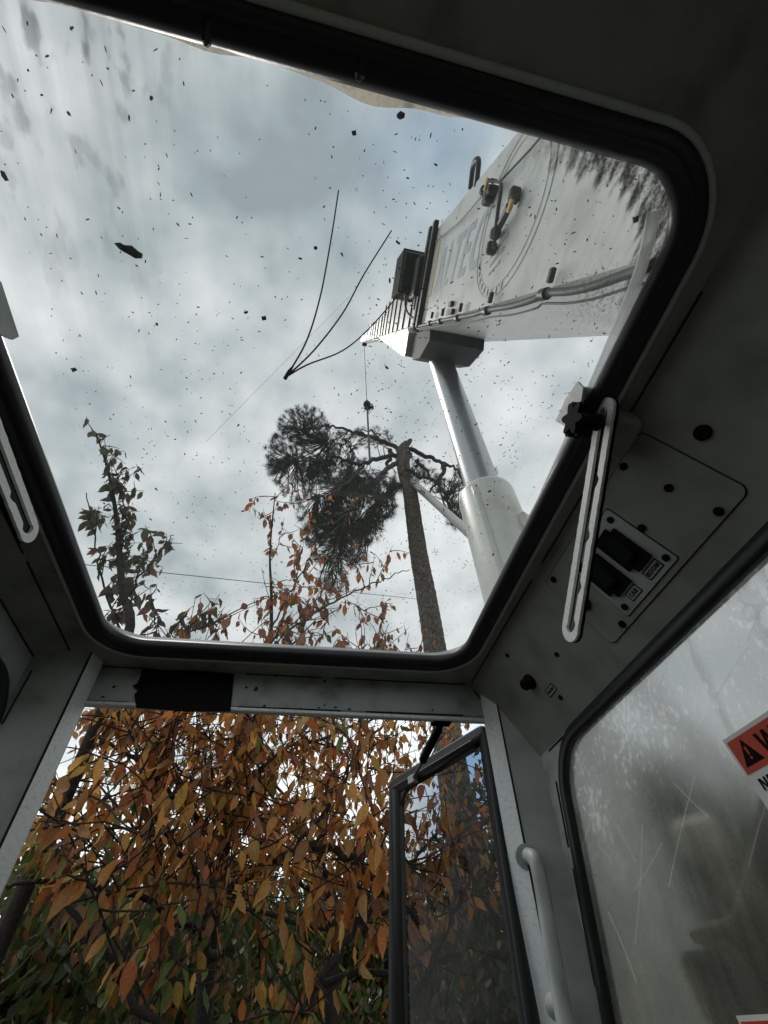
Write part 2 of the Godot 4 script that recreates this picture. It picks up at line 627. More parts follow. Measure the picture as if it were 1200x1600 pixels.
func build_cab() -> void:
	var cab := thing("crane_cab", "grey painted crane cab interior with open roof hatch and front opening", "crane cab", V(0, -1.05, 0.2))
	var dn := Vector3.DOWN
	# --- roof panel with the hatch opening
	var oc := [V(-0.50, 0.55, -0.62), V(-0.50, 0.55, 0.955), V(0.435, 0.55, 0.955), V(0.435, 0.55, -0.62)]
	var lipc := [V(-0.452, 0.55, -0.112), V(-0.452, 0.55, 0.902), V(0.415, 0.55, 0.897), V(0.403, 0.55, -0.110)]
	var lip := rrect(lipc, 0.105, 8)
	var m := mb(cab)
	m.ring(corners_for(oc, 8), lip, dn, 0.012)
	part("roof_panel", m, M.ceiling, cab)
	m = mb(cab)
	m.sweep(rrect(lipc, 0.105, 8), true, round_profile(0.0048, 8, 1.0, 1.0, Vector2(0.0, 0.001)), dn)
	part("hatch_rim", m, M.lip, cab)
	# rubber: a wide two-lobed bead inside the rim
	m = mb(cab)
	var rub := PackedVector2Array([Vector2(-0.004, 0.004), Vector2(-0.009, 0.007), Vector2(-0.014, 0.006), Vector2(-0.0165, 0.002), Vector2(-0.019, -0.001), Vector2(-0.023, 0.001), Vector2(-0.029, -0.001), Vector2(-0.033, -0.007), Vector2(-0.034, -0.016), Vector2(-0.030, -0.024), Vector2(-0.002, -0.024)])
	rub.reverse()
	m.sweep(rrect(lipc, 0.105, 10), true, rub, dn)
	part("hatch_gasket", m, M.rubber, cab)
	for q in [[565, 104, 0.012], [324, 50, 0.007]]:
		m = mb(cab)
		var gj := on(q[0], q[1], 1, 0.553)
		m.box(Transform3D(Basis(Vector3.UP, 0.2), gj), Vector3(q[2], 0.012, 0.02), 0.004)
		part("gasket_joint", m, M.rubber, cab)
	# coaming above the roof
	m = mb(cab)
	m.sweep(rrect(lipc, 0.105, 8), true, PackedVector2Array([Vector2(0.006, -0.012), Vector2(0.0, -0.012), Vector2(0.0, -0.05), Vector2(0.006, -0.05)]), dn)
	part("hatch_coaming", m, M.paint, cab)
	# --- roof hatch
	var hy := 0.577
	m = mb(cab)
	var pc := [V(-0.435, hy, -0.09), V(-0.435, hy, 0.885), V(0.397, hy, 0.88), V(0.386, hy, -0.088)]
	var pane := rrect(pc, 0.085, 6)
	var ctr := V(-0.02, hy, 0.4)
	for i in pane.size():
		m.trin(pane[i], pane[(i + 1) % pane.size()], ctr, dn)
	var hatch := part("roof_hatch", m, M.hatch, cab, "scratched clear hatch pane flecked with sawdust and bark")
	m = mb(cab)
	m.sweep(pane, true, PackedVector2Array([Vector2(-0.001, 0.0), Vector2(-0.001, -0.006), Vector2(0.004, -0.006), Vector2(0.004, 0.0)]), dn)
	part("pane_edge", m, M.edge, hatch)
	var y2 := hy + 0.0035
	var film_st := mb(cab)
	var c0 := V(-0.43, y2, -0.088); var c1 := V(0.385, y2, -0.088); var c2 := V(0.393, y2, 0.88); var c3 := V(-0.43, y2, 0.88)
	var uvf := func(p: Vector3) -> Vector2: return Vector2((p.x + 0.45) / 0.86, (-p.z + 0.12) / 1.03)
	film_st.quad(c0, c1, c2, c3, uvf.call(c0), uvf.call(c1), uvf.call(c2), uvf.call(c3))
	var film := material(Color(1, 1, 1), 0.8)
	film.albedo_texture = hatch_film_texture()
	film.transparency = BaseMaterial3D.TRANSPARENCY_ALPHA
	film.backlight_enabled = true
	film.backlight = Color(0.95, 0.95, 0.95)
	part("pane_film", film_st, film, hatch, "dried runs and brown grit on the pane")
	# peeling sealant along the rear edge
	m = mb(cab)
	var a_pts := []
	var b_pts := []
	for i in 41:
		var t := i / 40.0
		var x := lerpf(-0.30, 0.235, t)
		var sag := smoothstep(0.235, 0.17, x) * 0.0105 + 0.009 * exp(-pow((x + 0.005) / 0.05, 2)) + 0.002 * sin(x * 31.0) + 0.001 * sin(x * 83.0 + 1.0)
		a_pts.append(V(x, hy - 0.004, -0.088 + maxf(0.0, x - 0.2) * 0.30))
		b_pts.append(V(x, hy - 0.007 - 0.003 * sin(x * 47.0), -0.088 + maxf(0.0, x - 0.2) * 0.30 + sag))
	m.smooth(1)
	for i in 40:
		m.quadn(a_pts[i], a_pts[i + 1], b_pts[i + 1], b_pts[i], dn)
	part("sealant_strip", m, M.sealant, hatch, "peeling cream sealant along the rear edge")
	# clear plastic edge strip on the right
	m = mb(cab)
	var strip := curve([on(1024, 330, 1, 0.569), on(1000, 430, 1, 0.569), on(940, 575, 1, 0.569), on(868, 735, 1, 0.569), on(768, 955, 1, 0.569)], 8)
	m.sweep(strip, false, PackedVector2Array([Vector2(0.008, 0.001), Vector2(-0.006, 0.001), Vector2(-0.007, -0.003), Vector2(0.008, -0.003)]), dn)
	part("edge_strip", m, M.edge, hatch)
	build_stays(cab, hatch)
	# --- left and right ceiling folds
	var A := V(0.435, 0.55, 0); var B := V(0.54, 0.358, 0)
	var fold := (B - A).normalized()
	var fold_n := V(-0.877, -0.48, 0)
	m = mb(cab)
	var ah := Vector3(0, 0, -1)
	var q0 := A - ah * 0.62; var q1 := A + ah * 0.955; var q2 := B + ah * 0.90; var q3 := B - ah * 0.62
	m.extrude(PackedVector2Array([Vector2(0, -0.62), Vector2(0, 0.972), Vector2(0.222, 0.915), Vector2(0.222, -0.62)]), frame(A, fold, ah), 0.014 * (-1.0 if fold.cross(ah).dot(fold_n) > 0 else 1.0))
	part("overhead_panel", m, M.ceiling, cab)
	build_switches(cab, A, fold, fold_n)
	m = mb(cab)
	m.quadn(V(-0.50, 0.55, -0.62), V(-0.50, 0.55, 0.97), V(-0.56, 0.53, 0.97), V(-0.56, 0.53, -0.62), V(0.3, -1, 0))
	m.quadn(V(-0.50, 0.562, -0.62), V(-0.50, 0.562, 0.97), V(-0.575, 0.545, 0.97), V(-0.575, 0.545, -0.62), V(-0.3, 1, 0))
	part("ceiling_fold", m, M.ceiling, cab)
	# --- header over the front opening
	m = mb(cab)
	m.box(Transform3D(Basis(), V(-0.02, 0.518, FR + 0.011)), Vector3(1.10, 0.100, 0.022), 0.004)
	part("header", m, M.paint, cab)
	m = mb(cab)
	m.box(Transform3D(Basis(Vector3.BACK, -0.008), V(0.0, 0.4635, FR + 0.005)), Vector3(0.92, 0.009, 0.016), 0.002)
	part("header_lip", m, M.silver, cab)
	# --- right wall with its window
	var X := 0.54
	var wo := [V(X, 0.358, 0.935), V(X, 0.358, -0.62), V(X, -1.05, -0.62), V(X, -1.05, 1.30)]
	var wi := [V(X, 0.338, 0.822), V(X, 0.338, -0.42), V(X, -0.45, -0.42), V(X, -0.45, 1.10)]
	m = mb(cab)
	m.ring(corners_for(wo, 8), rrect(wi, 0.075, 8), Vector3.LEFT, 0.02)
	part("wall", m, M.paint, cab)
	var rc := mb(cab)
	var gp := PackedVector2Array([Vector2(0.004, 0.0), Vector2(0.004, 0.007), Vector2(-0.004, 0.010), Vector2(-0.013, 0.009), Vector2(-0.021, 0.005), Vector2(-0.023, -0.006), Vector2(0.0, -0.018)])
	rc.sweep(rrect(wi, 0.075, 10), true, gp, Vector3.LEFT)
	build_side_window(cab, wi, part("window_gasket", rc, M.rubber, cab))
	# --- left wall with its door window
	X = -0.56
	wo = [V(X, 0.53, -0.62), V(X, 0.53, 0.945), V(X, -1.05, 1.22), V(X, -1.05, -0.62)]
	wi = [V(X, 0.45, -0.40), V(X, 0.45, 0.895), V(X, -0.45, 1.07), V(X, -0.45, -0.40)]
	m = mb(cab)
	m.ring(corners_for(wo, 8), rrect(wi, 0.075, 8), Vector3.RIGHT, 0.02)
	part("wall", m, M.paint, cab)
	m = mb(cab)
	m.sweep(rrect(wi, 0.075, 10), true, gp, Vector3.RIGHT)
	var lg := part("window_gasket", m, M.rubber, cab)
	m = mb(cab)
	var lp := rrect([V(X - 0.006, 0.45, -0.40), V(X - 0.006, 0.45, 0.895), V(X - 0.006, -0.45, 1.07), V(X - 0.006, -0.45, -0.40)], 0.075, 6)
	for i in lp.size():
		m.trin(lp[i], lp[(i + 1) % lp.size()], V(X - 0.006, 0, 0.3), Vector3.RIGHT)
	part("pane", m, M.tint, lg)
	# --- front posts
	var up := 0.56
	var lo := -1.05
	var post := func(sx: float, xin: float, xw: float, fwall: float, strip_x: float, called: String) -> void:
		var mm := mb(cab)
		var n_in := V(-sx * 0.7, 0, -0.7)
		# inner face between the opening and the side wall
		mm.quadn(V(strip_x, up, fw(up) - 0.035), V(strip_x, lo, fw(lo) - 0.035), V(xw, lo, fwall + 0.17 * (up - lo)), V(xw, up, fwall), n_in)
		mm.quadn(V(xin + sx * 0.01, up, fw(up) + 0.03), V(xin + sx * 0.01, lo, fw(lo) + 0.03), V(xw + sx * 0.02, lo, fwall + 0.21 * (up - lo)), V(xw + sx * 0.02, up, fwall + 0.03), -n_in)
		mm.quadn(V(xw, up, fwall), V(xw, lo, fwall + 0.17 * (up - lo)), V(xw + sx * 0.02, lo, fwall + 0.21 * (up - lo)), V(xw + sx * 0.02, up, fwall + 0.03), V(sx, 0, 0))
		var pp := part("corner_post", mm, M.paint, cab)
		mm = mb(cab)
		# bare return of the opening
		mm.quadn(V(strip_x, up, fw(up) - 0.035), V(strip_x, lo, fw(lo) - 0.035), V(xin, lo, fw(lo)), V(xin, up, fw(up)), V(-sx, 0, -0.3))
		mm.quadn(V(xin, up, fw(up)), V(xin, lo, fw(lo)), V(xin + sx * 0.01, lo, fw(lo) + 0.03), V(xin + sx * 0.01, up, fw(up) + 0.03), V(-sx, 0, 0.2))
		part("post_return", mm, M.silver, pp)
		mm = mb(cab)
		mm.tube([V(strip_x + sx * 0.002, up, fw(up) - 0.036), V(strip_x + sx * 0.002, lo, fw(lo) - 0.036)], 0.0022, 6)
		part("post_seam", mm, M.seam, pp)
	post.call(1.0, 0.452, 0.54, 0.868, 0.474, "right")
	post.call(-1.0, -0.442, -0.56, 0.885, -0.456, "left")
	# --- seams
	seam(cab, [V(-0.485, 0.549, 0.950), V(-0.33, 0.549, 0.953)])
	seam(cab, [V(-0.13, 0.549, 0.953), V(0.05, 0.549, 0.953)])
	seam(cab, [V(0.08, 0.549, 0.953), V(0.42, 0.549, 0.953)])
	seam(cab, [A + ah * 0.94 + V(0.001, -0.002, 0), A + ah * 0.55 + V(0.001, -0.002, 0)])
	seam(cab, [A + ah * 0.50 + V(0.001, -0.002, 0), A + ah * 0.02 + V(0.001, -0.002, 0)])
	seam(cab, [B + ah * 0.86 + V(-0.001, -0.004, 0), B + ah * 0.47 + V(-0.001, -0.004, 0)])
	seam(cab, [B + ah * 0.44 + V(-0.001, -0.004, 0), B + ah * 0.1 + V(-0.001, -0.004, 0)])
	seam(cab, [V(-0.50, 0.549, 0.90), V(-0.50, 0.549, 0.62)])
	seam(cab, [V(-0.50, 0.549, 0.60), V(-0.50, 0.549, 0.2)])
	seam(cab, [V(-0.559, 0.529, 0.93), V(-0.559, 0.529, 0.5)])
	seam(cab, [V(-0.45, 0.4705, FR - 0.001), V(-0.36, 0.4705, FR - 0.001)])
	seam(cab, [V(-0.13, 0.4695, FR - 0.001), V(0.1, 0.4695, FR - 0.001)])
	seam(cab, [V(0.16, 0.4695, FR - 0.001), V(0.40, 0.4695, FR - 0.001)])
	seam(cab, [A + fold * 0.02 + ah * 0.953 + fold_n * 0.001, A + fold * 0.10 + ah * 0.938 + fold_n * 0.001])
	seam(cab, [V(0.5385, 0.30, 0.872), V(0.5385, 0.20, 0.905)])
	seam(cab, [V(0.5385, 0.17, 0.912), V(0.5385, -0.1, 1.005)])
	seam(cab, [V(-0.547, 0.50, 0.895), V(-0.547, 0.40, 0.913)])
	# --- tape on the header
	m = mb(cab)
	var tp := [[222, 1046], [300, 1048], [366, 1053], [363, 1085], [360, 1112], [290, 1112], [213, 1106], [210, 1085], [217, 1078], [207, 1072], [214, 1068], [219, 1058]]
	var poly := PackedVector2Array()
	for q in tp:
		var p := on(q[0], q[1], 2, -(FR - 0.0040))
		poly.append(Vector2(p.x, p.y))
	m.extrude(poly, Transform3D(Basis(), V(0, 0, FR - 0.0035)), 0.0012)
	part("black_tape", m, M.black, cab, "wide black tape stuck over the header")
	# rust nicks in the paint
	for k in 16:
		var cp := V(on(rng.randf_range(150, 730), 1090, 2, -FR).x, [0.474, 0.543, 0.478][k % 3] + rng.randf_range(-0.004, 0.004), FR - 0.0006)
		m = mb(cab)
		var pl := PackedVector2Array()
		for j in 8:
			var w := Vector2.from_angle(TAU * j / 8) * rng.randf_range(0.001, 0.0028)
			pl.append(Vector2(w.x * rng.randf_range(1.0, 2.6), w.y))
		m.extrude(pl, Transform3D(Basis(), cp), 0.0006)
		part("paint_chip", m, M.seam, cab)
	for q in [[120, 1022, 2], [400, 1077, 4], [385, 1074, 2.5], [178, 1073, 2.5], [330, 1050, 2], [205, 1040, 2.5], [395, 1052, 3]]:
		var p := on(q[0], q[1], 2, -(FR - 0.0006))
		m = mb(cab)
		var pol := PackedVector2Array()
		for k in 9:
			pol.append(Vector2.from_angle(TAU * k / 9) * q[2] * 0.0012 * rng.randf_range(0.6, 1.4))
		m.extrude(pol, Transform3D(Basis(), p), 0.0006)
		part("paint_chip", m, M.seam, cab)
	# --- grab handle
	m = mb(cab)
	var hp := curve([on(822, 1338, 2, -0.968), on(828, 1338, 2, -0.95), on(838, 1348, 2, -0.925), on(848, 1395, 2, -0.925), on(862, 1480, 2, -0.925), on(879, 1575, 2, -0.925), on(900, 1690, 2, -0.925), on(902, 1720, 2, -0.94), on(898, 1740, 2, -0.985)], 6)
	m.tube(hp, 0.0135, 14)
	var gh := part("grab_handle", m, M.paint, cab)
	m = mb(cab)
	m.tube([on(821, 1338, 2, -0.971), on(823, 1339, 2, -0.958)], 0.021, 14)
	part("handle_foot", m, M.paint, gh)
	m = mb(cab)
	m.tube([on(868, 1572, 2, -0.975), on(874, 1571, 2, -0.94), on(880, 1571, 2, -0.93)], [0.017, 0.015, 0.013], 12)
	part("handle_foot", m, M.paint, gh)
	build_swing_window(cab)
	# --- rest of the cab: rear wall with a window, floor, lower front
	m = mb(cab)
	var bo := [V(-0.575, 0.56, -0.62), V(-0.575, -1.05, -0.62), V(0.56, -1.05, -0.62), V(0.56, 0.56, -0.62)]
	var bi := [V(-0.40, 0.42, -0.62), V(-0.40, -0.30, -0.62), V(0.40, -0.30, -0.62), V(0.40, 0.42, -0.62)]
	m.ring(corners_for(bo, 6), rrect(bi, 0.07, 6), Vector3.FORWARD, 0.03)
	part("rear_wall", m, M.paint, cab)
	m = mb(cab)
	m.box(Transform3D(Basis(), V(-0.008, -1.07, 0.33)), Vector3(1.2, 0.04, 2.1))
	part("floor", m, M.floor, cab)
	m = mb(cab)
	m.quadn(V(-0.6, -0.45, 1.13), V(0.6, -0.45, 1.13), V(0.6, -1.05, 1.22), V(-0.6, -1.05, 1.22), V(0, 0, -1))
	m.quadn(V(-0.6, -0.45, 1.16), V(0.6, -0.45, 1.16), V(0.6, -1.05, 1.25), V(-0.6, -1.05, 1.25), V(0, 0, 1))
	m.quadn(V(-0.6, -0.45, 1.13), V(0.6, -0.45, 1.13), V(0.6, -0.45, 1.16), V(-0.6, -0.45, 1.16), V(0, 1, 0))
	part("front_panel", m, M.paint, cab)

func seam(cab: Node3D, pts: Array) -> void:
	var m := mb(cab)
	m.tube(pts, 0.0016, 6)
	part("panel_seam", m, M.seam, cab)

func build_stays(cab: Node3D, hatch: Node3D) -> void:
	for side in [1, -1]:
		var x: float = 0.385 if side > 0 else -0.412
		var p0 := V(x, 0.535, 0.182) if side > 0 else V(x, 0.498, 0.165)
		var p1 := V(x, 0.357, 0.452) if side > 0 else V(x, 0.480, 0.474)
		var dir := (p1 - p0).normalized()
		var across := Vector3(1, 0, 0).cross(dir).normalized()
		if across.y > 0: across = -across
		var length := (p1 - p0).length()
		# slotted flat bar: outline and slot walked together
		var outer := []
		var inner := []
		var n_arc := 10
		var hw := 0.0185
		var sw := 0.0068
		var seg := 44
		var jag := func(k: float) -> float: return 0.00025 * sin(k * 71.0) + 0.00025 * sin(k * 173.0 + 1.0)
		for i in seg + 1:       # upper edge, forwards
			var t := float(i) / seg
			outer.append(p0 + dir * (length * t) - across * (hw + jag.call(t)))
			inner.append(p0 + dir * (0.006 + (length - 0.010) * t) - across * sw)
		for i in range(1, n_arc):
			var a := PI * i / n_arc
			outer.append(p1 + dir * (hw * sin(a)) - across * (hw * cos(a)))
			inner.append(p1 + dir * (-0.004 + sw * 1.3 * sin(a)) - across * (sw * 1.3 * cos(a)))
		for i in seg + 1:       # lower edge, back, with the notches
			var t := 1.0 - float(i) / seg
			outer.append(p0 + dir * (length * t) + across * (hw + jag.call(t + 3.0)))
			var notch := 0.0
			for c in [0.30, 0.56, 0.80, 0.985]:
				notch = maxf(notch, 0.0052 * sqrt(maxf(0.0, 1.0 - pow((t - c) * length / 0.0075, 2))))
			inner.append(p0 + dir * (0.006 + (length - 0.010) * t) + across * (sw + notch))
		for i in range(1, n_arc):
			var a := PI * i / n_arc
			outer.append(p0 - dir * (hw * sin(a)) + across * (hw * cos(a)))
			inner.append(p0 + dir * (0.006 - sw * sin(a)) + across * (sw * cos(a)))
		var m := mb(cab)
		var face := Vector3(-side, 0, 0)
		m.ring(outer, inner, face, 0.0045)
		var stay := part("hatch_stay", m, M.bare, cab, "slotted metal hatch stay hanging from the right knob" if side > 0 else "slotted metal hatch stay along the left ceiling")
		# dark edge of the bar shows as rubber backing
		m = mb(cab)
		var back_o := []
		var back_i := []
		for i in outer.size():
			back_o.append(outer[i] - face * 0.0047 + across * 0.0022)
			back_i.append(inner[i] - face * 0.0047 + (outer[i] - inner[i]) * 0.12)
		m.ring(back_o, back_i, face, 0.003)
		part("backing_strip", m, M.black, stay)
		# lock knob with six lobes on a bolt
		m = mb(cab)
		var kc := V(x - side * 0.026, 0.523, 0.196) if side > 0 else p0 + V(-0.026, 0, 0)
		var lobes := PackedVector2Array()
		for k in 60:
			var a := TAU * k / 60
			lobes.append(Vector2.from_angle(a) * (0.0225 + 0.006 * cos(a * 6.0)))
		var kx := frame(kc, Vector3(0, 0, -1), Vector3.UP)
		if kx.basis.z.x * -side < 0:
			kx = frame(kc, Vector3(0, 0, 1), Vector3.UP)
		m.extrude(lobes, kx, 0.02)
		var cap := PackedVector2Array()
		for q in lobes: cap.append(q * 0.86)
		m.extrude(cap, kx.translated_local(Vector3(0, 0, 0.02)), 0.0045)
		var knob := part("knob", m, M.knob, stay)
		m = mb(cab)
		m.tube([kc.lerp(V(x, kc.y, -kc.z), 0.7), kc], [0.0125, 0.0125], 14)
		m.tube([V(x + side * 0.024, kc.y, -kc.z), kc], 0.004, 10)
		part("knob_hub", m, M.black, stay)
		# grommet in the upper eye
		m = mb(cab)
		var gpath := []
		for k in 16:
			gpath.append(p0 + dir * (0.004 + 0.0075 * cos(TAU * k / 16)) + across * 0.006 * sin(TAU * k / 16) + face * 0.0012)
		gpath.append(gpath[0])
		m.tube(gpath, 0.0016, 6, false)
		part("grommet", m, M.steel, stay)
		# pane bracket: folded plate
		m = mb(cab)
		var bx: float = 0.350 if side > 0 else -0.402
		var bpoly := PackedVector2Array()
		for q in ([[902, 596], [911, 606], [906, 640], [886, 668], [868, 658], [884, 622]] if side > 0 else [[-60, 432], [2, 440], [30, 526], [20, 531], [-40, 505]]):
			var p := on(q[0], q[1], 0, bx)
			bpoly.append(Vector2(-p.z, p.y))
		m.extrude(bpoly, Transform3D(Basis(Vector3(0, 0, -1), Vector3.UP, Vector3(1, 0, 0)), V(bx, 0, 0)), 0.004 * side)
		m.box(Transform3D(Basis(), V(bx + side * 0.016, 0.574, 0.19)), Vector3(0.022, 0.004, 0.05), 0.001)
		part("stay_bracket", m, M.paint, hatch)
		# welded box on the ceiling behind the stay
		m = mb(cab)
		var cx: float = 0.416 if side > 0 else -0.452
		m.box(Transform3D(Basis(Vector3(0, 0, 1), deg_to_rad(-side * 12.0)), V(cx + side * 0.002, 0.532, 0.212)), Vector3(0.044, 0.046, 0.062), 0.006)
		part("bracket_box", m, M.ceiling, cab)

func build_switches(cab: Node3D, A: Vector3, fold: Vector3, n: Vector3) -> void:
	var ah := Vector3(0, 0, -1)
	# panel coordinates: (down the fold, ahead)
	var P := func(u: float, f: float, h := 0.0) -> Vector3: return A + fold * u + ah * f + n * h
	var xf := func(u: float, f: float, h := 0.0) -> Transform3D:
		var t := Transform3D(Basis(fold, ah, fold.cross(ah)), P.call(u, f, h))
		return t
	var flip: float = 1.0 if fold.cross(ah).dot(n) > 0 else -1.0
	var rr := func(u0: float, f0: float, u1: float, f1: float, rad: float) -> PackedVector2Array:
		var p := PackedVector2Array()
		for c in [[u1 - rad, f1 - rad, 0.0], [u0 + rad, f1 - rad, 0.5], [u0 + rad, f0 + rad, 1.0], [u1 - rad, f0 + rad, 1.5]]:
			for k in 6:
				p.append(Vector2(c[0], c[1]) + Vector2.from_angle(PI * (c[2] + 0.1 * k)) * rad)
		return p
	var m := mb(cab)
	m.extrude(rr.call(0.028, 0.200, 0.180, 0.530, 0.012), xf.call(0, 0, 0.0), 0.002 * flip)
	var cover := part("access_cover", m, M.ceiling, cab)
	m = mb(cab)
	m.extrude(rr.call(0.0265, 0.1985, 0.1815, 0.5315, 0.013), xf.call(0, 0, 0.0), 0.0009 * flip)
	part("cover_gap", m, M.seam, cover)
	m = mb(cab)
	m.extrude(rr.call(0.050, 0.328, 0.170, 0.462, 0.004), xf.call(0, 0, 0.002), 0.002 * flip)
	var plate := part("switch_plate", m, M.paint, cab, "small plate with two rocker switches")
	m = mb(cab)
	m.extrude(rr.call(0.0485, 0.3265, 0.1715, 0.4635, 0.004), xf.call(0, 0, 0.002), 0.0008 * flip)
	part("plate_gap", m, M.seam, plate)
	for s in [[0.066, 0.348, 0.143, 0.392], [0.066, 0.404, 0.143, 0.452]]:
		m = mb(cab)
		m.extrude(rocker_outline(Vector2(s[0], s[1]), Vector2(s[2], s[3]), 0.010), xf.call(0, 0, 0.004), 0.005 * flip)
		var sw := part("rocker_switch", m, M.black, plate)
		m = mb(cab)
		var mid := Vector2((s[0] + s[2]) * 0.5, (s[1] + s[3]) * 0.5)
		m.box(Transform3D(Basis(fold, ah, fold.cross(ah)).rotated(ah, 0.16), P.call(mid.x, mid.y, 0.010)), Vector3(0.046, 0.026, 0.008), 0.003)
		part("rocker", m, M.knob, plate)
	# name plates and their words, read upwards
	for s in [["BOOM", 0.155, 0.366, 0.034, plate, 0.004], ["CAB", 0.155, 0.419, 0.027, plate, 0.004], ["FRONT", 0.152, 0.728, 0.032, cab, 0.0]]:
		m = mb(cab)
		m.extrude(rr.call(s[1] - 0.008, s[2] - s[3] * 0.5, s[1] + 0.008, s[2] + s[3] * 0.5, 0.001), xf.call(0, 0, s[5]), 0.0006 * flip)
		part("name_plate", m, M.black, s[4])
		m = mb(cab)
		m.extrude(rr.call(s[1] - 0.0062, s[2] - s[3] * 0.5 + 0.0018, s[1] + 0.0062, s[2] + s[3] * 0.5 - 0.0018, 0.001), xf.call(0, 0, s[5]), 0.0009 * flip)
		part("name_field", m, M.paint, s[4])
		var dirx := -ah
		var t := Transform3D(Basis(dirx, n.cross(dirx).normalized(), n), P.call(s[1], s[2], s[5] + 0.0014))
		lettering(s[0], 0.0096 if s[0] != "FRONT" else 0.0082, s[4], t, M.black, 0.0006)
	for q in [[0.036, 0.256], [0.105, 0.249], [0.170, 0.242], [0.038, 0.509], [0.171, 0.482], [0.108, 0.322]]:
		screw_head(cover, P.call(q[0], q[1], 0.002), n, 0.0062, M.black)
	for q in [[0.064, 0.340], [0.158, 0.338], [0.158, 0.451], [0.062, 0.452]]:
		screw_head(plate, P.call(q[0], q[1], 0.004), n, 0.0055, M.black)
	for q in [[0.041, 0.760], [0.120, 0.644], [0.173, 0.721]]:
		screw_head(cab, P.call(q[0], q[1], 0.0), n, 0.0048, M.black)
	# plugs and the front knob
	for q in [[0.106, 0.502, 0.0125, 0.002], [0.098, 0.165, 0.0105, 0.0]]:
		m = mb(cab)
		m.tube([P.call(q[0], q[1], q[3]), P.call(q[0], q[1], q[3] + 0.003), P.call(q[0], q[1], q[3] + 0.004)], [q[2], q[2], q[2] * 0.85], 20)
		part("hole_plug", m, M.black, cab)
	m = mb(cab)
	m.tube([P.call(0.111, 0.760, 0.0), P.call(0.111, 0.760, 0.004), P.call(0.111, 0.760, 0.006), P.call(0.111, 0.760, 0.020), P.call(0.111, 0.760, 0.023)], [0.016, 0.016, 0.0125, 0.0115, 0.009], 20)
	part("switch_knob", m, M.black, cab)
	# pale bubbles of a blister on the rear ceiling
	m = mb(cab)
	m.tube([V(0.125, 0.552, -0.112), V(0.125, 0.5485, -0.112)], [0.012, 0.004], 9)
	part("rust_blister", m, M.brown, cab)

func build_side_window(cab: Node3D, wi: Array, gasket: Node3D) -> void:
	var X := 0.546
	var path := []
	for p in rrect(wi, 0.075, 6):
		path.append(Vector3(X, p.y, p.z))
	var m := mb(cab)
	var c := V(X, 0.0, 0.3)
	for i in path.size():
		m.trin(path[i], path[(i + 1) % path.size()], c, Vector3.LEFT)
		m.trin(path[i] + Vector3(0.006, 0, 0), path[(i + 1) % path.size()] + Vector3(0.006, 0, 0), c + Vector3(0.006, 0, 0), Vector3.RIGHT)
		m.quadn(path[i], path[(i + 1) % path.size()], path[(i + 1) % path.size()] + Vector3(0.006, 0, 0), path[i] + Vector3(0.006, 0, 0), path[i] - c)
	var g := material(Color(0.97, 0.98, 0.98, 0.05), 0.20)
	g.refraction_enabled = true
	g.refraction_scale = 0.03
	var pane := part("side_window", m, g, cab, "hazed and scratched plastic side window")
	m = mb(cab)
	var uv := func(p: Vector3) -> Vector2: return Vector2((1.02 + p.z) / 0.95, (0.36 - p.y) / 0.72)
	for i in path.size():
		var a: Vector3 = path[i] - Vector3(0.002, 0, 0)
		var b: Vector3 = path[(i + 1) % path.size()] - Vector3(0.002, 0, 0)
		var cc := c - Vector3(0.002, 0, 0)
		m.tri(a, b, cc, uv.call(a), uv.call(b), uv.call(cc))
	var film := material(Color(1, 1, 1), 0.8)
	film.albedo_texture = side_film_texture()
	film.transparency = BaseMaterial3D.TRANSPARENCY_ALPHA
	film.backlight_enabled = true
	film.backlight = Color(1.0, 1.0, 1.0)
	part("pane_film", m, film, pane, "grey bloom and scratches on the plastic with light falloff painted in downwards")
	# warning labels stuck on the inside, read towards the rear
	var st := thing("warning_label", "orange and white warning label stuck on the hazed side window", "warning label", V(X - 0.004, 0.138, 0.39))
	var dx := Vector3(0, 0, 1)
	var fx := func(y: float, f: float, h: float) -> Transform3D: return Transform3D(Basis(dx, Vector3.UP, Vector3.LEFT), V(X - 0.003 - h, y, f))
	m = mb(st)
	m.box(fx.call(0.127, 0.367, 0.0), Vector3(0.20, 0.165, 0.0008))
	part("sheet", m, M.white, st)
	m = mb(st)
	m.box(fx.call(0.1865, 0.367, 0.0009), Vector3(0.192, 0.036, 0.0006))
	part("orange_band", m, M.orange_sign, st)
	m = mb(st)
	m.extrude(PackedVector2Array([Vector2(-0.0145, -0.012), Vector2(0.0145, -0.012), Vector2(0, 0.0145)]), fx.call(0.1865, 0.443, 0.0012), 0.0005)
	part("triangle", m, M.black, st)
	lettering("!", 0.018, st, fx.call(0.1855, 0.443, 0.002), M.orange_sign)
	var wl := lettering("WARNING", 0.030, st, fx.call(0.1865, 0.424, 0.0016), M.black)
	(wl.mesh as TextMesh).horizontal_alignment = HORIZONTAL_ALIGNMENT_LEFT
	for k in 3:
		var words: String = ["NEVER", "SWING", "UN"][k]
		var t := lettering(words, 0.016, st, fx.call(0.155 - k * 0.0175, 0.456, 0.0014), M.black)
		(t.mesh as TextMesh).horizontal_alignment = HORIZONTAL_ALIGNMENT_LEFT
	var s2 := thing("warning_label", "lower red edged label at the bottom of the side window", "warning label", V(X - 0.004, -0.09, 0.60))
	m = mb(s2)
	m.box(fx.call(-0.092, 0.605, 0.0), Vector3(0.13, 0.165, 0.0008))
	part("sheet", m, M.white, s2)
	m = mb(s2)
	m.box(fx.call(-0.036, 0.605, 0.0009), Vector3(0.122, 0.044, 0.0006))
	part("red_band", m, M.orange_sign, s2)

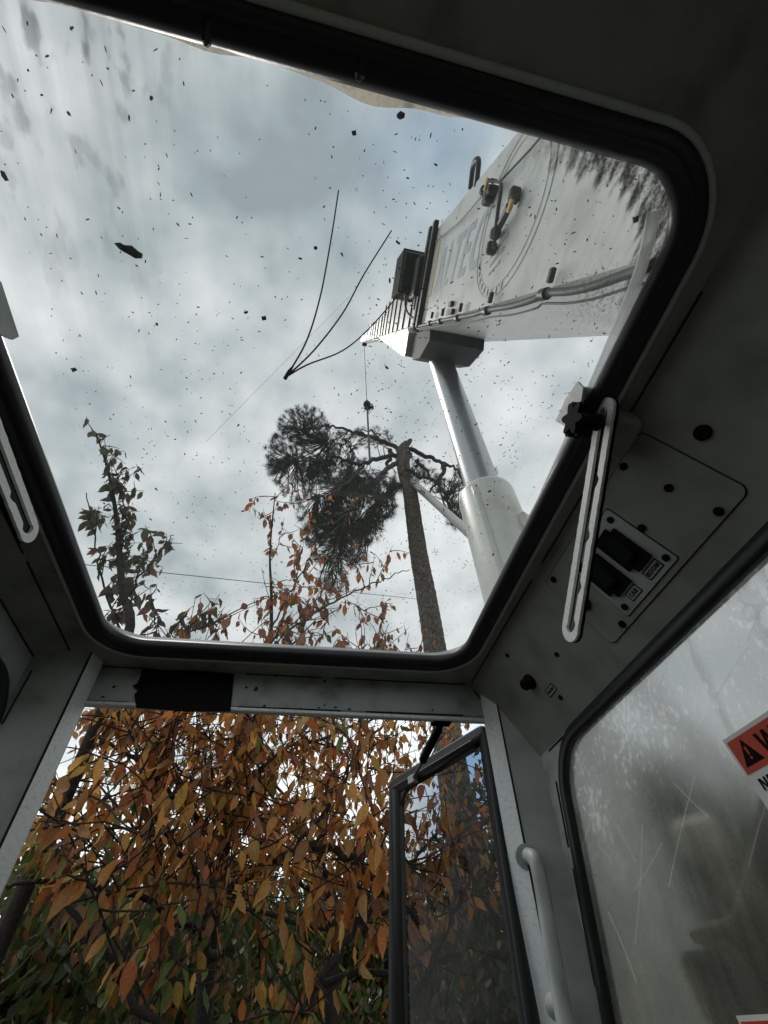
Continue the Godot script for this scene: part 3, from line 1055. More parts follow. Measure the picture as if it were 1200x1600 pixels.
func build_swing_window(cab: Node3D) -> void:
	# a framed pane hinged on the right post, pushed outwards
	var az := deg_to_rad(-23.4)
	var d := V(sin(az), 0, cos(az))
	var n := V(-cos(az), 0, sin(az))       # faces the driver's left
	var P := func(s: float, y: float) -> Vector3: return V(0.457, y, 1.0) + d * (s + 0.115 * (0.45 - y))
	var fc := [P.call(-0.028, 0.458), P.call(-0.028, -0.5), P.call(0.385, -0.5), P.call(0.385, 0.458)]
	if (fc[1] - fc[0]).cross(fc[2] - fc[1]).dot(n) < 0:
		fc.reverse()
	var m := mb(cab)
	var out := rrect(fc, 0.02, 5)
	m.sweep(out, true, PackedVector2Array([Vector2(0.002, -0.014), Vector2(0.002, 0.012), Vector2(-0.004, 0.018), Vector2(-0.010, 0.014), Vector2(-0.012, 0.016), Vector2(-0.026, 0.012), Vector2(-0.034, 0.004), Vector2(-0.036, -0.004), Vector2(-0.034, -0.014)]), n)
	var fr := part("front_window", m, M.rubber, cab, "black framed swing window pushed open outwards")
	var inn := []
	var cen: Vector3 = (fc[0] + fc[1] + fc[2] + fc[3]) * 0.25
	var ic := []
	for q in fc:
		var to: Vector3 = cen - q
		var sx := d * signf(to.dot(d)) * 0.030
		ic.append(q + sx + Vector3.UP * signf(to.y) * 0.030)
	inn = rrect(ic, 0.05, 6)
	m = mb(cab)
	# a filler that rounds the inner corners
	m.ring(corners_for(ic, 6), inn, n, 0.012)
	part("inner_gasket", m, M.rubber, fr)
	m = mb(cab)
	for i in inn.size():
		m.trin(inn[i] - n * 0.006, inn[(i + 1) % inn.size()] - n * 0.006, cen - n * 0.006, n)
	part("pane", m, M.tint, fr)
	# thin bright joint line along the top rail
	m = mb(cab)
	m.tube([P.call(0.02, 0.437) + n * 0.017, P.call(0.37, 0.437) + n * 0.017], 0.0012, 6)
	part("trim_line", m, M.steel, fr)
	# gas strut
	var a := on(690, 1130, 2, -0.972)
	var b: Vector3 = P.call(0.262, 0.425) + n * 0.02
	var st := (b - a).normalized()
	m = mb(cab)
	m.tube([a + st * 0.02, a + st * 0.024, a + st * 0.165, a + st * 0.172], [0.007, 0.0105, 0.0105, 0.006], 14)
	var strut := part("gas_strut", m, M.black, cab)
	m = mb(cab)
	m.tube([a + st * 0.17, b], 0.004, 10)
	part("strut_rod", m, M.steel, strut)
	m = mb(cab)
	m.box(Transform3D(Basis(), a + Vector3(0.0, 0.004, 0.0)), Vector3(0.05, 0.014, 0.03), 0.004)
	m.tube([a + Vector3(0, 0.004, 0), a + st * 0.024], 0.008, 10)
	part("strut_mount", m, M.black, strut)
	m = mb(cab)
	m.box(frame(b, d, Vector3.UP), Vector3(0.03, 0.022, 0.016), 0.003)
	part("strut_mount", m, M.steel, strut)

# ---------------------------------------------------------------- crane
func bbox3(m: MB, s0: float, s1: float, t0: float, t1: float, x0: float, x1: float, bev: float) -> void:
	var ctr := bm((s0 + s1) * 0.5, (t0 + t1) * 0.5, (x0 + x1) * 0.5)
	var b := Basis(Vector3.RIGHT, (bm(1, 0, 0) - bm(0, 0, 0)), Vector3.RIGHT.cross(bm(1, 0, 0)))
	m.box(Transform3D(b, ctr), Vector3(x1 - x0, s1 - s0, t1 - t0), bev)

func st_frame(x: float) -> Transform3D:   # x axis along the boom, y axis towards its underside
	var e1 := bm(1, 0, 0)
	var e2 := bm(0, 1, 0)
	return Transform3D(Basis(e1, e2, e1.cross(e2)), V(x, 0, 0))

func build_boom() -> void:
	var bo := thing("crane_boom", "white telescopic crane boom rising steeply beside the cab", "crane boom", bm(-1.2, -0.7, 1.14))
	var XB := 0.75
	var k := XB / 0.85
	var m := mb(bo)
	bbox3(m, -1.4, 4.6, -1.15, -0.318, XB, 1.53, 0.02)
	var bs := part("base_section", m, M.boom, bo)
	m = mb(bo)
	bbox3(m, 4.6, 9.0, -1.0, -0.38, 0.83, 1.45, 0.015)
	var s1 := part("inner_section", m, M.boom, bo)
	m = mb(bo)
	bbox3(m, 9.0, 14.0, -0.86, -0.41, 0.90, 1.38, 0.012)
	var s2 := part("inner_section", m, M.boom, bo)
	m = mb(bo)
	bbox3(m, 14.0, 20.2, -0.75, -0.44, 0.97, 1.31, 0.01)
	var s3 := part("inner_section", m, M.boom, bo)
	# thin dark bars added as the ladder-like shadow lines across the inner sections
	for i in 7:
		var s := 5.5 + i * 0.55
		m = mb(bo)
		bbox3(m, s - 0.008, s + 0.008, -0.99 + 0.01 * i, -0.39, 0.812, 0.83, 0.0)
		part("shadow_bar", m, M.iron, s1)
	for i in 6:
		var s := 9.3 + i * 0.8
		m = mb(bo)
		bbox3(m, s - 0.014, s + 0.014, -0.85, -0.42, 0.88, 0.90, 0.0)
		part("shadow_bar", m, M.iron, s2)
	for i in 3:
		var s := 14.2 + i * 1.8
		m = mb(bo)
		bbox3(m, s - 0.03, s + 0.03, -0.75, -0.44, 0.95, 0.97, 0.0)
		part("shadow_bar", m, M.iron, s3)
	# collar bars on the end of the base section
	for q in [[4.22, 4.30], [4.42, 4.50]]:
		m = mb(bo)
		bbox3(m, q[0], q[1], -1.19, -0.31, XB - 0.045, XB - 0.001, 0.008)
		part("collar_bar", m, M.iron, bo)
	m = mb(bo)
	bbox3(m, 4.602, 4.66, -1.13, -0.335, 0.77, 1.51, 0.004)
	part("end_collar", m, M.white, bo)
	# valve box on the side
	m = mb(bo)
	bbox3(m, 4.72, 5.32, -1.02, -0.66, 0.55, 0.80, 0.012)
	var vb := part("valve_box", m, M.iron, bo)
	for i in 6:
		m = mb(bo)
		bbox3(m, 4.76 + i * 0.10, 4.79 + i * 0.10, -1.045, -0.64, 0.535, 0.79, 0.004)
		part("box_fin", m, M.iron, vb)
	m = mb(bo)
	bbox3(m, 4.45, 4.74, -0.95, -0.60, 0.66, 0.83, 0.01)
	bbox3(m, 4.55, 4.66, -0.60, -0.50, 0.70, 0.80, 0.01)
	part("valve_block", m, M.iron, bo)
	m = mb(bo)
	m.tube(curve([bm(4.75, -0.66, 0.62), bm(4.9, -0.55, 0.66), bm(4.75, -0.46, 0.69), bm(4.5, -0.40, 0.72), bm(4.34, -0.345, 0.73)], 6), 0.011, 8)
	part("loop_hose", m, M.hose, bo)
	# foot of the lift cylinder under the boom
	m = mb(bo)
	m.extrude(PackedVector2Array([Vector2(4.30, -0.317), Vector2(5.25, -0.317), Vector2(5.25, -0.13), Vector2(5.0, -0.02), Vector2(4.6, -0.05), Vector2(4.25, -0.22)]), st_frame(0.86).translated_local(Vector3(0, 0, 0)), 0.56 if st_frame(0).basis.z.x > 0 else -0.56)
	part("cylinder_bracket", m, M.boom_dark, bo)
	m = mb(bo)
	m.extrude(PackedVector2Array([Vector2(5.26, -0.317), Vector2(5.26, -0.05), Vector2(5.45, -0.05), Vector2(9.4, -0.36), Vector2(5.4, -0.37)]), st_frame(0.80), 0.68 if st_frame(0).basis.z.x > 0 else -0.68)
	part("nose_wedge", m, M.boom, bo)
	# hydraulic line along the lower edge
	var hx := XB - 0.022
	var hl := []
	for q in [[1040, 408], [975, 430], [930, 446], [890, 455], [850, 458], [838, 466], [800, 478], [765, 484], [738, 492], [705, 498], [680, 503], [655, 510]]:
		hl.append(on(q[0], q[1], 0, hx))
	m = mb(bo)
	m.tube(curve(hl, 5), 0.014, 10)
	var ln := part("hydraulic_line", m, M.hose, bo)
	m = mb(bo)
	var hl2 := []
	for p in hl: hl2.append(p + bm(0, 0.034, 0) + V(0.008, 0, 0))
	m.tube(curve(hl2, 5), 0.0045, 8)
	part("line_wire", m, M.hose, ln)
	for q in [[850, 460, 1.2], [760, 486, 1.0], [715, 497, 0.9], [688, 502, 0.9], [672, 505, 0.9]]:
		var p := on(q[0], q[1], 0, hx - 0.002)
		m = mb(bo)
		m.tube([p - bm(0.025, 0, 0), p + bm(0.02, 0, 0)], 0.022, 10)
		m.box(frame(p + bm(-0.02, -0.06, 0), bm(1, 0, 0), bm(0, 1, 0)), Vector3(0.025, 0.05, 0.02), 0.004)
		part("hose_clamp", m, M.iron, ln)
	# thin cable over the side, through the latch
	m = mb(bo)
	m.tube([on(860, 195, 0, 0.735), on(830, 232, 0, 0.735), on(782, 283, 0, 0.72)], 0.005, 6)
	part("side_cable", m, M.iron, bo)
	m = mb(bo)
	m.tube([on(756, 303, 0, 0.72), on(720, 345, 0, 0.735), on(680, 378, 0, 0.735)], 0.005, 6)
	part("side_cable", m, M.iron, bo)
	# lifting eye on the top edge
	m = mb(bo)
	m.tube(curve([on(735, 296, 0, 0.76), on(739, 262, 0, 0.74), on(744, 250, 0, 0.73), on(748, 254, 0, 0.74), on(744, 292, 0, 0.76)], 5), 0.017, 8)
	part("lifting_eye", m, M.hose, bo)
	# latch levers
	m = mb(bo)
	var lx := 0.70
	m.tube(curve([on(766, 285, 0, lx), on(778, 286, 0, lx), on(783, 292, 0, lx), on(778, 330, 0, lx), on(771, 388, 0, lx)], 5), 0.010, 8)
	var lt := part("latch_lever", m, M.iron, bo)
	m = mb(bo)
	m.tube([on(803, 306, 0, lx), on(772, 370, 0, lx + 0.02)], 0.012, 8)
	m.tube([on(796, 322, 0, lx), on(776, 362, 0, lx + 0.02)], 0.018, 8)
	part("spring_rod", m, M.iron, lt)
	for q in [[763, 305, 0.13, 0.09], [757, 298, 0.06, 0.06], [769, 293, 0.10, 0.07], [804, 305, 0.09, 0.06], [774, 365, 0.07, 0.06], [768, 388, 0.09, 0.045]]:
		m = mb(bo)
		m.box(frame(on(q[0], q[1], 0, lx + 0.02), bm(1, 0.2, 0), bm(0, 1, 0)), Vector3(q[3] * 0.7, q[2] * 0.7, 0.05), 0.008)
		part("latch_block", m, M.iron, lt)
	for q in [[760, 288, 0.07], [797, 322, 0.06]]:
		m = mb(bo)
		m.box(frame(on(q[0], q[1], 0, lx - 0.025), bm(1, -0.4, 0), bm(0, 1, 0)), Vector3(0.04, q[2] * 0.8, 0.012), 0.003)
		part("yellow_tag", m, M.yellow, lt)
	for q in [[705, 475], [706, 487]]:
		m = mb(bo)
		m.box(frame(on(q[0], q[1], 0, XB - 0.012), bm(1, 0, 0), bm(0, 1, 0)), Vector3(0.07, 0.035, 0.024), 0.004)
		part("boom_switch", m, M.iron, bo)
	# lettering and the round emblem on the side
	var rd := -bm(1, 0, 0)
	var upd := -bm(0, 1, 0)
	var tx := Transform3D(Basis(rd, upd, rd.cross(upd)), bm(3.28, -0.72, XB - 0.001))
	tx.basis.y += rd * 0.22          # slanted letters
	var t := lettering("ALTEC", 0.42, bs, tx, material(lin(0.42, 0.46, 0.50), 0.4), 0.0012)
	m = mb(bo)
	for q in [[0.43, 0.005], [0.375, 0.003]]:
		var o1 := []
		var i1 := []
		for a in 64:
			var w := Vector2.from_angle(TAU * a / 64)
			o1.append(bm(2.32 + w.x * q[0], -0.735 + w.y * q[0] * 0.84, XB - 0.003))
			i1.append(bm(2.32 + w.x * (q[0] - q[1]), -0.735 + w.y * (q[0] - q[1]) * 0.84, XB - 0.003))
		m.ring(o1, i1, Vector3.LEFT, 0.002)
	for i in 3:
		m.box(frame(bm(2.38, -0.62 + i * 0.05, XB - 0.003), bm(1, 0.3, 0), bm(0, 1, 0)), Vector3(0.22 - 0.04 * i, 0.014, 0.002))
	for i in 9:
		m.box(frame(bm(2.32 + 0.40 * cos(0.5 + i * 0.17), -0.735 + 0.335 * sin(0.5 + i * 0.17), XB - 0.003), bm(1, 0, 0), bm(0, 1, 0)), Vector3(0.02, 0.03, 0.002))
	part("emblem", m, M.print, bs)
	m = mb(bo)
	bbox3(m, 4.0, 4.12, -0.98, -0.56, XB - 0.003, XB - 0.001, 0.0)
	part("yellow_stripe", m, material(lin(0.45, 0.40, 0.24), 0.6), bs)
	# boom head
	m = mb(bo)
	m.tube([bm(20.2, -0.5, 1.05), bm(20.2, -0.5, 1.23)], 0.13, 16)
	m.box(frame(bm(20.15, -0.42, 1.14), bm(1, 0, 0), bm(0, 1, 0)), Vector3(0.35, 0.22, 0.22), 0.01)
	part("head_sheave", m, M.iron, bo)
	m = mb(bo)
	m.tube(curve([bm(8.5, -0.36, 0.86), bm(9.4, -0.30, 0.86), bm(10.2, -0.36, 0.90), bm(12.0, -0.38, 0.9)], 5), 0.03, 6)
	part("hanging_cable", m, M.iron, bo)
	# hoist line, overhaul ball and sling
	var p_tip := bm(20.2, -0.34, 1.14)
	var hd := Vector2(p_tip.x, p_tip.z).length()
	var ball := athor(566, 632, hd)
	ball.x = p_tip.x
	ball.z = p_tip.z
	m = mb()
	m = MB.new(ball)
	m.tube([p_tip, ball], 0.012, 6)
	single("hoist_line", m, M.wire, ball, "thin hoist line hanging from the boom tip", "crane cable")
	var hk := thing("overhaul_ball", "round overhaul ball on the hoist line above the pine branches", "crane hook", ball)
	m = mb(hk)
	for i in 1:
		var pts := []
		var rad := []
		for a in 11:
			var ang := PI * a / 10
			pts.append(ball + Vector3(0, 0.13 * cos(ang), 0))
			rad.append(maxf(0.004, 0.13 * sin(ang)))
		m.tube(pts, rad, 16)
	part("ball", m, M.iron, hk)
	m = mb(hk)
	m.tube([ball + Vector3(0, 0.3, 0), ball + Vector3(0, 0.1, 0)], 0.045, 8)
	m.tube(curve([ball + Vector3(0, -0.1, 0), ball + Vector3(0, -0.25, 0), ball + Vector3(0.08, -0.33, 0), ball + Vector3(0, -0.42, 0), ball + Vector3(-0.08, -0.36, 0)], 5), 0.03, 8)
	part("hook", m, M.iron, hk)
	m = mb(hk)
	for i in 14:
		var d := Vector3(rng.randf_range(-1, 1), rng.randf_range(-0.5, 0.3), rng.randf_range(-1, 1)).normalized()
		m.tube([ball + Vector3(0, -0.28, 0), ball + Vector3(0, -0.28, 0) + d * 0.22], 0.012, 5)
	part("rope_tails", m, M.iron, hk, "", "stuff")
	var low := athor(567, 722, hd)
	low.x = p_tip.x
	low.z = p_tip.z
	m = MB.new(low)
	m.tube([ball + Vector3(0, -0.38, 0), low], 0.03, 6)
	single("lifting_sling", m, material(lin(0.10, 0.10, 0.11), 0.8), low, "dark sling running from the hook down into the pine", "lifting sling")

func build_cylinder() -> void:
	var XC := 1.14
	var a := on(686, 556, 0, XC)
	var b := on(759, 776, 0, XC)
	var d := (b - a).normalized()
	var e := b + d * 3.0
	var cy := thing("lift_cylinder", "white hydraulic lift cylinder with its polished rod under the boom", "hydraulic cylinder", e)
	var m := mb(cy)
	m.tube([a - d * 0.1, b + d * 0.05], 0.125, 28)
	part("rod", m, M.chrome, cy)
	m = mb(cy)
	m.tube([b - d * 0.012, b, b + d * 0.03, e], [0.165, 0.186, 0.194, 0.194], 36)
	var br := part("barrel", m, M.boom, cy)
	m = mb(cy)
	var side := Vector3.LEFT.slide(d).normalized()
	var toward := (-b).slide(d).normalized()
	var off := (toward * 0.93 + side * 0.37).normalized() * 0.200
	m.tube(curve([b + d * 0.16 + off * 0.95, b + d * 0.17 + off, b + d * 1.4 + off, b + d * 2.9 + off], 3), 0.022, 10)
	part("barrel_pipe", m, M.boom, br)
	m = mb(cy)
	var o2 := (side * -0.7 + toward * 0.71).normalized() * 0.204
	m.box(frame(b + d * 0.42 + o2, d, o2), Vector3(0.12, 0.05, 0.08), 0.01)
	part("port_block", m, M.boom, br)
	m = mb(cy)
	m.tube([b - d * 0.02, b - d * 0.008], 0.138, 28)
	part("wiper_seal", m, M.iron, cy)
	# a slim white pole beyond, slanting behind the trunk
	var p0 := athor(641, 750, 6.95)
	var p1 := on(1700, 1700, 1, -2.6)
	var dd := (athor(735, 835, 5.9) - p0).normalized()
	var g := p0 + dd * ((-2.6 - p0.y) / dd.y) if dd.y < -0.02 else at(900, 985, 11.0)
	m = MB.new(g)
	m.tube([p0, g], 0.10, 16)
	single("white_pole", m, M.white, g, "slim white pole slanting between the pine trunk and lift cylinder", "pole")

func build_outside_deck() -> void:
	# crane turret parts that show dimly through the hazed side window
	var tu := thing("crane_turret", "pale turret plate with a bent rail dimly seen through the side window", "crane part", V(1.3, -2.6, 1.0))
	var X := 0.582
	var m := mb(tu)
	var rail := []
	for q in [[1215, 1200], [1195, 1265], [1168, 1390], [1145, 1440], [1085, 1462], [1140, 1482], [1175, 1520], [1205, 1600], [1230, 1700]]:
		rail.append(on(q[0], q[1], 0, X))
	m.tube(curve(rail, 4), 0.006, 8)
	part("bent_rail", m, M.cream, tu)
	m = mb(tu)
	var poly := PackedVector2Array()
	for q in [[1215, 1205], [1168, 1392], [1146, 1442], [1090, 1464], [1140, 1484], [1180, 1530], [1210, 1640], [1500, 1640], [1500, 1205]]:
		var p := on(q[0], q[1], 0, X + 0.02)
		poly.append(Vector2(-p.z, p.y))
	m.extrude(poly, Transform3D(Basis(Vector3(0, 0, -1), Vector3.UP, Vector3.RIGHT), V(X + 0.02, 0, 0)), 0.02)
	part("side_plate", m, M.brown, tu)
	m = mb(tu)
	m.box(Transform3D(Basis(Vector3.UP, 0.3), on(1130, 1540, 0, X + 0.05)), Vector3(0.06, 0.07, 0.07), 0.01)
	part("dark_box", m, material(lin(0.09, 0.09, 0.095), 0.6), tu)
	m = mb(tu)
	m.box(Transform3D(Basis(Vector3.UP, 0.5), on(1095, 1310, 0, X + 0.1)), Vector3(0.03, 0.06, 0.08), 0.02)
	part("pale_box", m, M.cream, tu)
	m = mb(tu)
	m.box(Transform3D(Basis(), V(1.6, -1.9, 0.9)), Vector3(0.9, 1.4, 1.4), 0.03)
	part("pedestal", m, M.boom, tu)

# ---------------------------------------------------------------- pine
func build_pine() -> void:
	var D := 7.0
	var tr := []
	var rad := []
	var px := [[714, 1250, 0.228], [697, 1130, 0.22], [678, 1005, 0.205], [666, 930, 0.203], [655, 870, 0.203], [646, 808, 0.20], [640, 765, 0.20], [632, 740, 0.19], [628, 715, 0.17], [630, 702, 0.15], [636, 694, 0.10], [641, 688, 0.07]]
	var foot := athor(714, 1250, D)
	foot.y = -2.6
	tr.append(foot)
	rad.append(0.30)
	for q in px:
		tr.append(athor(q[0], q[1], D))
		rad.append(q[2] * 0.98)
	var pine := thing("pine_tree", "topped pine with a bare furrowed trunk and ragged dark crown", "pine tree", foot)
	var pts := curve(tr, 10)
	var rr := []
	for i in rad.size() - 1:
		for k in 10: rr.append(lerpf(rad[i], rad[i + 1], k / 10.0))
	rr.append(rad[rad.size() - 1])
	# trunk with furrowed bark
	var m := mb(pine)
	var nz := FastNoiseLite.new()
	nz.seed = 12
	nz.frequency = 1.0
	nz.fractal_type = FastNoiseLite.FRACTAL_RIDGED
	nz.fractal_octaves = 3
	var sides := 56
	var rings := []
	var lenpts := []
	var fine := []
	var fr := []
	for i in pts.size() - 1:
		for k in 3:
			fine.append(pts[i].lerp(pts[i + 1], k / 3.0))
			fr.append(lerpf(rr[i], rr[i + 1], k / 3.0))
	for i in fine.size():
		var ring := []
		for k in sides:
			var a := TAU * k / sides
			var dv := Vector3(cos(a), 0, -sin(a))
			var g := nz.get_noise_3d(cos(a) * 2.6, fine[i].y * 0.9, sin(a) * 2.6) * 0.022 + nz.get_noise_3d(cos(a) * 6.0, fine[i].y * 3.5, sin(a) * 6.0) * 0.010
			ring.append(fine[i] + dv * (fr[i] + g * minf(1.0, fr[i] / 0.12)))
		rings.append(ring)
	m.smooth(1)
	for i in rings.size() - 1:
		for k in sides:
			var k2 := (k + 1) % sides
			m.quadn(rings[i][k], rings[i][k2], rings[i + 1][k2], rings[i + 1][k], rings[i][k] - fine[i])
	m.smooth(-1)
	var top: Array = rings[rings.size() - 1]
	for k in range(1, sides - 1):
		m.trin(top[0], top[k], top[k + 1], Vector3.UP)
	part("trunk", m, M.pine_bark, pine)
	# second prong of the torn top
	m = mb(pine)
	m.tube([athor(628, 712, D), athor(624, 704, D), athor(630, 695, D), athor(634, 690, D)], [0.15, 0.12, 0.09, 0.05], 10)
	part("torn_stub", m, M.pine_bark, pine, "pale torn stub at the top")
	# limbs, in pixels of a sketch laid out on the upright plane through the trunk
	var Z := func(x: float, y: float, dd: float) -> Vector3: return athor(400.0 + x / 2.667, 580.0 + y / 2.667, D + dd)
	var limbs := [
		[[612, 330, 0], [545, 300, 0.2], [470, 270, 0.3], [390, 250, 0.3], [320, 232, 0.4], [240, 235, 0.5], [180, 260, 0.5]],
		[[605, 345, 0], [520, 360, -0.3], [450, 385, -0.5], [400, 385, -0.6], [340, 360, -0.6], [260, 375, -0.7], [150, 370, -0.8]],
		[[600, 370, 0], [545, 410, -0.3], [500, 460, -0.5], [440, 520, -0.7], [390, 600, -0.8], [340, 700, -0.8], [320, 830, -0.8]],
		[[450, 388, -0.5], [400, 450, -0.8], [330, 500, -1.0], [260, 520, -1.1]],
		[[640, 322, 0], [720, 360, 0.3], [780, 385, 0.4], [840, 410, 0.5], [862, 480, 0.6]],
		[[625, 350, 0], [640, 350, 0.1], [630, 400, -0.3], [680, 440, -0.2], [740, 450, 0.0], [800, 540, 0.1], [812, 630, 0.1]],
		[[780, 385, 0.4], [775, 440, 0.5], [745, 470, 0.5], [720, 510, 0.5]],
		[[610, 470, 0], [560, 500, -0.3], [510, 540, -0.5], [470, 640, -0.5]],
		[[670, 375, 0.1], [700, 405, 0.2], [740, 460, 0.2]],
		[[400, 390, -0.6], [405, 340, -0.5], [380, 310, -0.5], [300, 300, -0.5]],
		[[560, 330, 0.1], [560, 360, 0.1], [530, 420, 0.2], [470, 480, 0.3], [380, 500, 0.3]],
		[[500, 285, 0.3], [480, 250, 0.4], [430, 245, 0.5]],
		[[380, 600, -0.8], [300, 640, -0.9], [240, 650, -1.0]],
	]
	var node_pts := []
	for L in limbs:
		var lp := []
		for q in L: lp.append(Z.call(q[0], q[1], q[2]))
		lp = curve(lp, 6)
		for i in lp.size():
			lp[i] += Vector3(rng.randf_range(-1, 1), rng.randf_range(-1, 1), rng.randf_range(-1, 1)) * 0.05
		var r2 := []
		for i in lp.size():
			r2.append(lerpf(0.085, 0.022, float(i) / (lp.size() - 1)) * (1.0 if L[0][0] > 500 else 0.6))
		m = mb(pine)
		m.tube(lp, r2, 9)
		part("branch", m, M.pine_wood, pine)
		node_pts.append_array(lp)
	# tufts: clusters of (centre, half size, count)
	var clusters := [
		[200, 225, 95, 75, 165], [120, 320, 75, 70, 90], [75, 400, 30, 35, 26], [150, 430, 90, 50, 40], [260, 340, 80, 60, 42], [330, 300, 60, 50, 46], [300, 410, 90, 60, 60],
		[330, 470, 110, 70, 90], [420, 480, 90, 60, 90], [420, 570, 120, 90, 190], [340, 640, 110, 70, 120], [260, 680, 60, 50, 50], [400, 680, 90, 50, 80], [300, 760, 60, 50, 24], [320, 860, 62, 55, 28], [420, 780, 40, 40, 20],
		[480, 275, 75, 40, 34], [510, 480, 70, 60, 70], [540, 560, 45, 50, 34], [575, 470, 35, 45, 26], [480, 650, 45, 60, 40],
		[720, 470, 60, 40, 24], [800, 490, 40, 40, 26], [830, 600, 30, 60, 30], [720, 430, 40, 25, 12], [850, 440, 22, 40, 16], [660, 430, 30, 30, 10], [680, 380, 40, 30, 8], [990, 420, 12, 12, 4], [230, 420, 70, 50, 40], [380, 400, 80, 50, 40], [250, 590, 70, 60, 40], [180, 510, 60, 50, 24], [360, 760, 70, 60, 28], [440, 290, 60, 40, 14],
	]
	var xfs: Array[Transform3D] = []
	var tw := mb(pine)
	for c in clusters:
		for i in int(c[4] * 1.6):
			var a := rng.randf() * TAU
			var rd := sqrt(rng.randf())
			var p: Vector3 = Z.call(c[0] + cos(a) * rd * c[2] * 1.14, c[1] + sin(a) * rd * c[3] * 1.14, rng.randf_range(-0.9, 0.5))
			var best := 1e9
			var near := Vector3.ZERO
			for q in node_pts:
				var d: float = p.distance_squared_to(q)
				if d < best:
					best = d
					near = q
			var dir := ((p - near).normalized() + Vector3(0, 0.25, 0) + Vector3(rng.randf_range(-0.5, 0.5), rng.randf_range(-0.5, 0.5), rng.randf_range(-0.5, 0.5))).normalized()
			var t := frame(p, dir.cross(Vector3(0.3, 0.2, 0.9)), dir)
			t.basis = t.basis.rotated(dir, rng.randf() * TAU) * rng.randf_range(0.75, 1.2)
			xfs.append(t)
			if best < 2.5 and i % 2 == 0:
				var mid := near.lerp(p, 0.5) + Vector3(rng.randf_range(-0.1, 0.1), rng.randf_range(-0.12, 0.02), rng.randf_range(-0.1, 0.1))
				tw.tube([near, mid, p], [0.016, 0.012, 0.008], 4, false)
	part("twigs", tw, M.pine_wood, pine, "", "stuff")
	var tuft := MB.new()
	var rt := RandomNumberGenerator.new()
	rt.seed = 5
	for i in 34:
		var yv := rt.randf_range(-0.35, 1.0)
		var a := rt.randf() * TAU
		var d := Vector3(cos(a) * sqrt(maxf(0.05, 1 - yv * yv)), yv, sin(a) * sqrt(maxf(0.05, 1 - yv * yv))).normalized()
		var s := d.cross(Vector3(rt.randf_range(-1, 1), rt.randf_range(-1, 1), rt.randf_range(-1, 1))).normalized() * 0.0042
		var o := Vector3(0, rt.randf_range(-0.12, 0.03), 0)
		tuft.tri(o - s, o + s, o + d * rt.randf_range(0.12, 0.19))
	var mat := material(lin(0.030, 0.040, 0.028), 0.75)
	scatter("needles", pine, tuft.mesh(), mat, xfs, PackedColorArray())

func scatter(called: String, parent: Node3D, mesh: Mesh, mat: Material, xfs: Array[Transform3D], tints: PackedColorArray) -> void:
	var mm := MultiMesh.new()
	mm.transform_format = MultiMesh.TRANSFORM_3D
	mm.use_colors = tints.size() > 0
	mm.mesh = mesh
	mm.instance_count = xfs.size()
	for i in xfs.size():
		var t := xfs[i]
		t.origin -= base_of[parent]
		mm.set_instance_transform(i, t)
		if tints.size(): mm.set_instance_color(i, tints[i])
	var o := MultiMeshInstance3D.new()
	o.name = called
	o.multimesh = mm
	o.material_override = mat
	o.set_meta("kind", "stuff")
	parent.add_child(o, true)

# ---------------------------------------------------------------- broad-leaved trees
var leaf_tex: ImageTexture
var leaf_meshes := []

func make_leaf(bend: float, fold_up: float, wide: float, twist := 0.0, curl := 0.0) -> ArrayMesh:
	var m := MB.new()
	m.smooth(1)
	var ts := [0.0, 0.10, 0.28, 0.48, 0.68, 0.85, 1.0]
	var ws := [0.02, 0.13, 0.235, 0.255, 0.19, 0.085, 0.0]
	var mid := []
	var lf := []
	var rt := []
	for i in ts.size():
		var t: float = ts[i]
		var w: float = ws[i] * wide
		var z := bend * t * t
		mid.append(Vector3(0, -0.16 - t, z))
		var wave := 0.02 * sin(t * 17.0)
		var sw := curl * t * t
		var tw := twist * (t - 0.3)
		mid[i] += Vector3(sw, 0, 0)
		lf.append(Vector3(-w * cos(tw) + sw, -0.16 - t + 0.02, z + w * fold_up + wave - w * sin(tw)))
		rt.append(Vector3(w * cos(tw) + sw, -0.16 - t + 0.02, z + w * fold_up - wave + w * sin(tw)))
	for i in ts.size() - 1:
		var v0: float = ts[i]
		var v1: float = ts[i + 1]
		m.quad(lf[i], mid[i], mid[i + 1], lf[i + 1], Vector2(0.5 - ws[i] * 1.9, v0), Vector2(0.5, v0), Vector2(0.5, v1), Vector2(0.5 - ws[i + 1] * 1.9, v1))
		m.quad(mid[i], rt[i], rt[i + 1], mid[i + 1], Vector2(0.5, v0), Vector2(0.5 + ws[i] * 1.9, v0), Vector2(0.5 + ws[i + 1] * 1.9, v1), Vector2(0.5, v1))
	m.smooth(-1)
	m.quad(Vector3(-0.008, 0, 0), Vector3(-0.008, -0.18, 0), Vector3(0.008, -0.18, 0), Vector3(0.008, 0, 0), Vector2(0.5, 0), Vector2(0.5, 0), Vector2(0.5, 0), Vector2(0.5, 0))
	return m.mesh()

func leaf_material(c: Color, tinted := false) -> StandardMaterial3D:
	var m := material(c, 0.5)
	m.albedo_texture = leaf_tex
	m.backlight_enabled = true
	m.backlight = Color(1.0, 1.0, 1.0)
	m.vertex_color_use_as_albedo = tinted
	return m

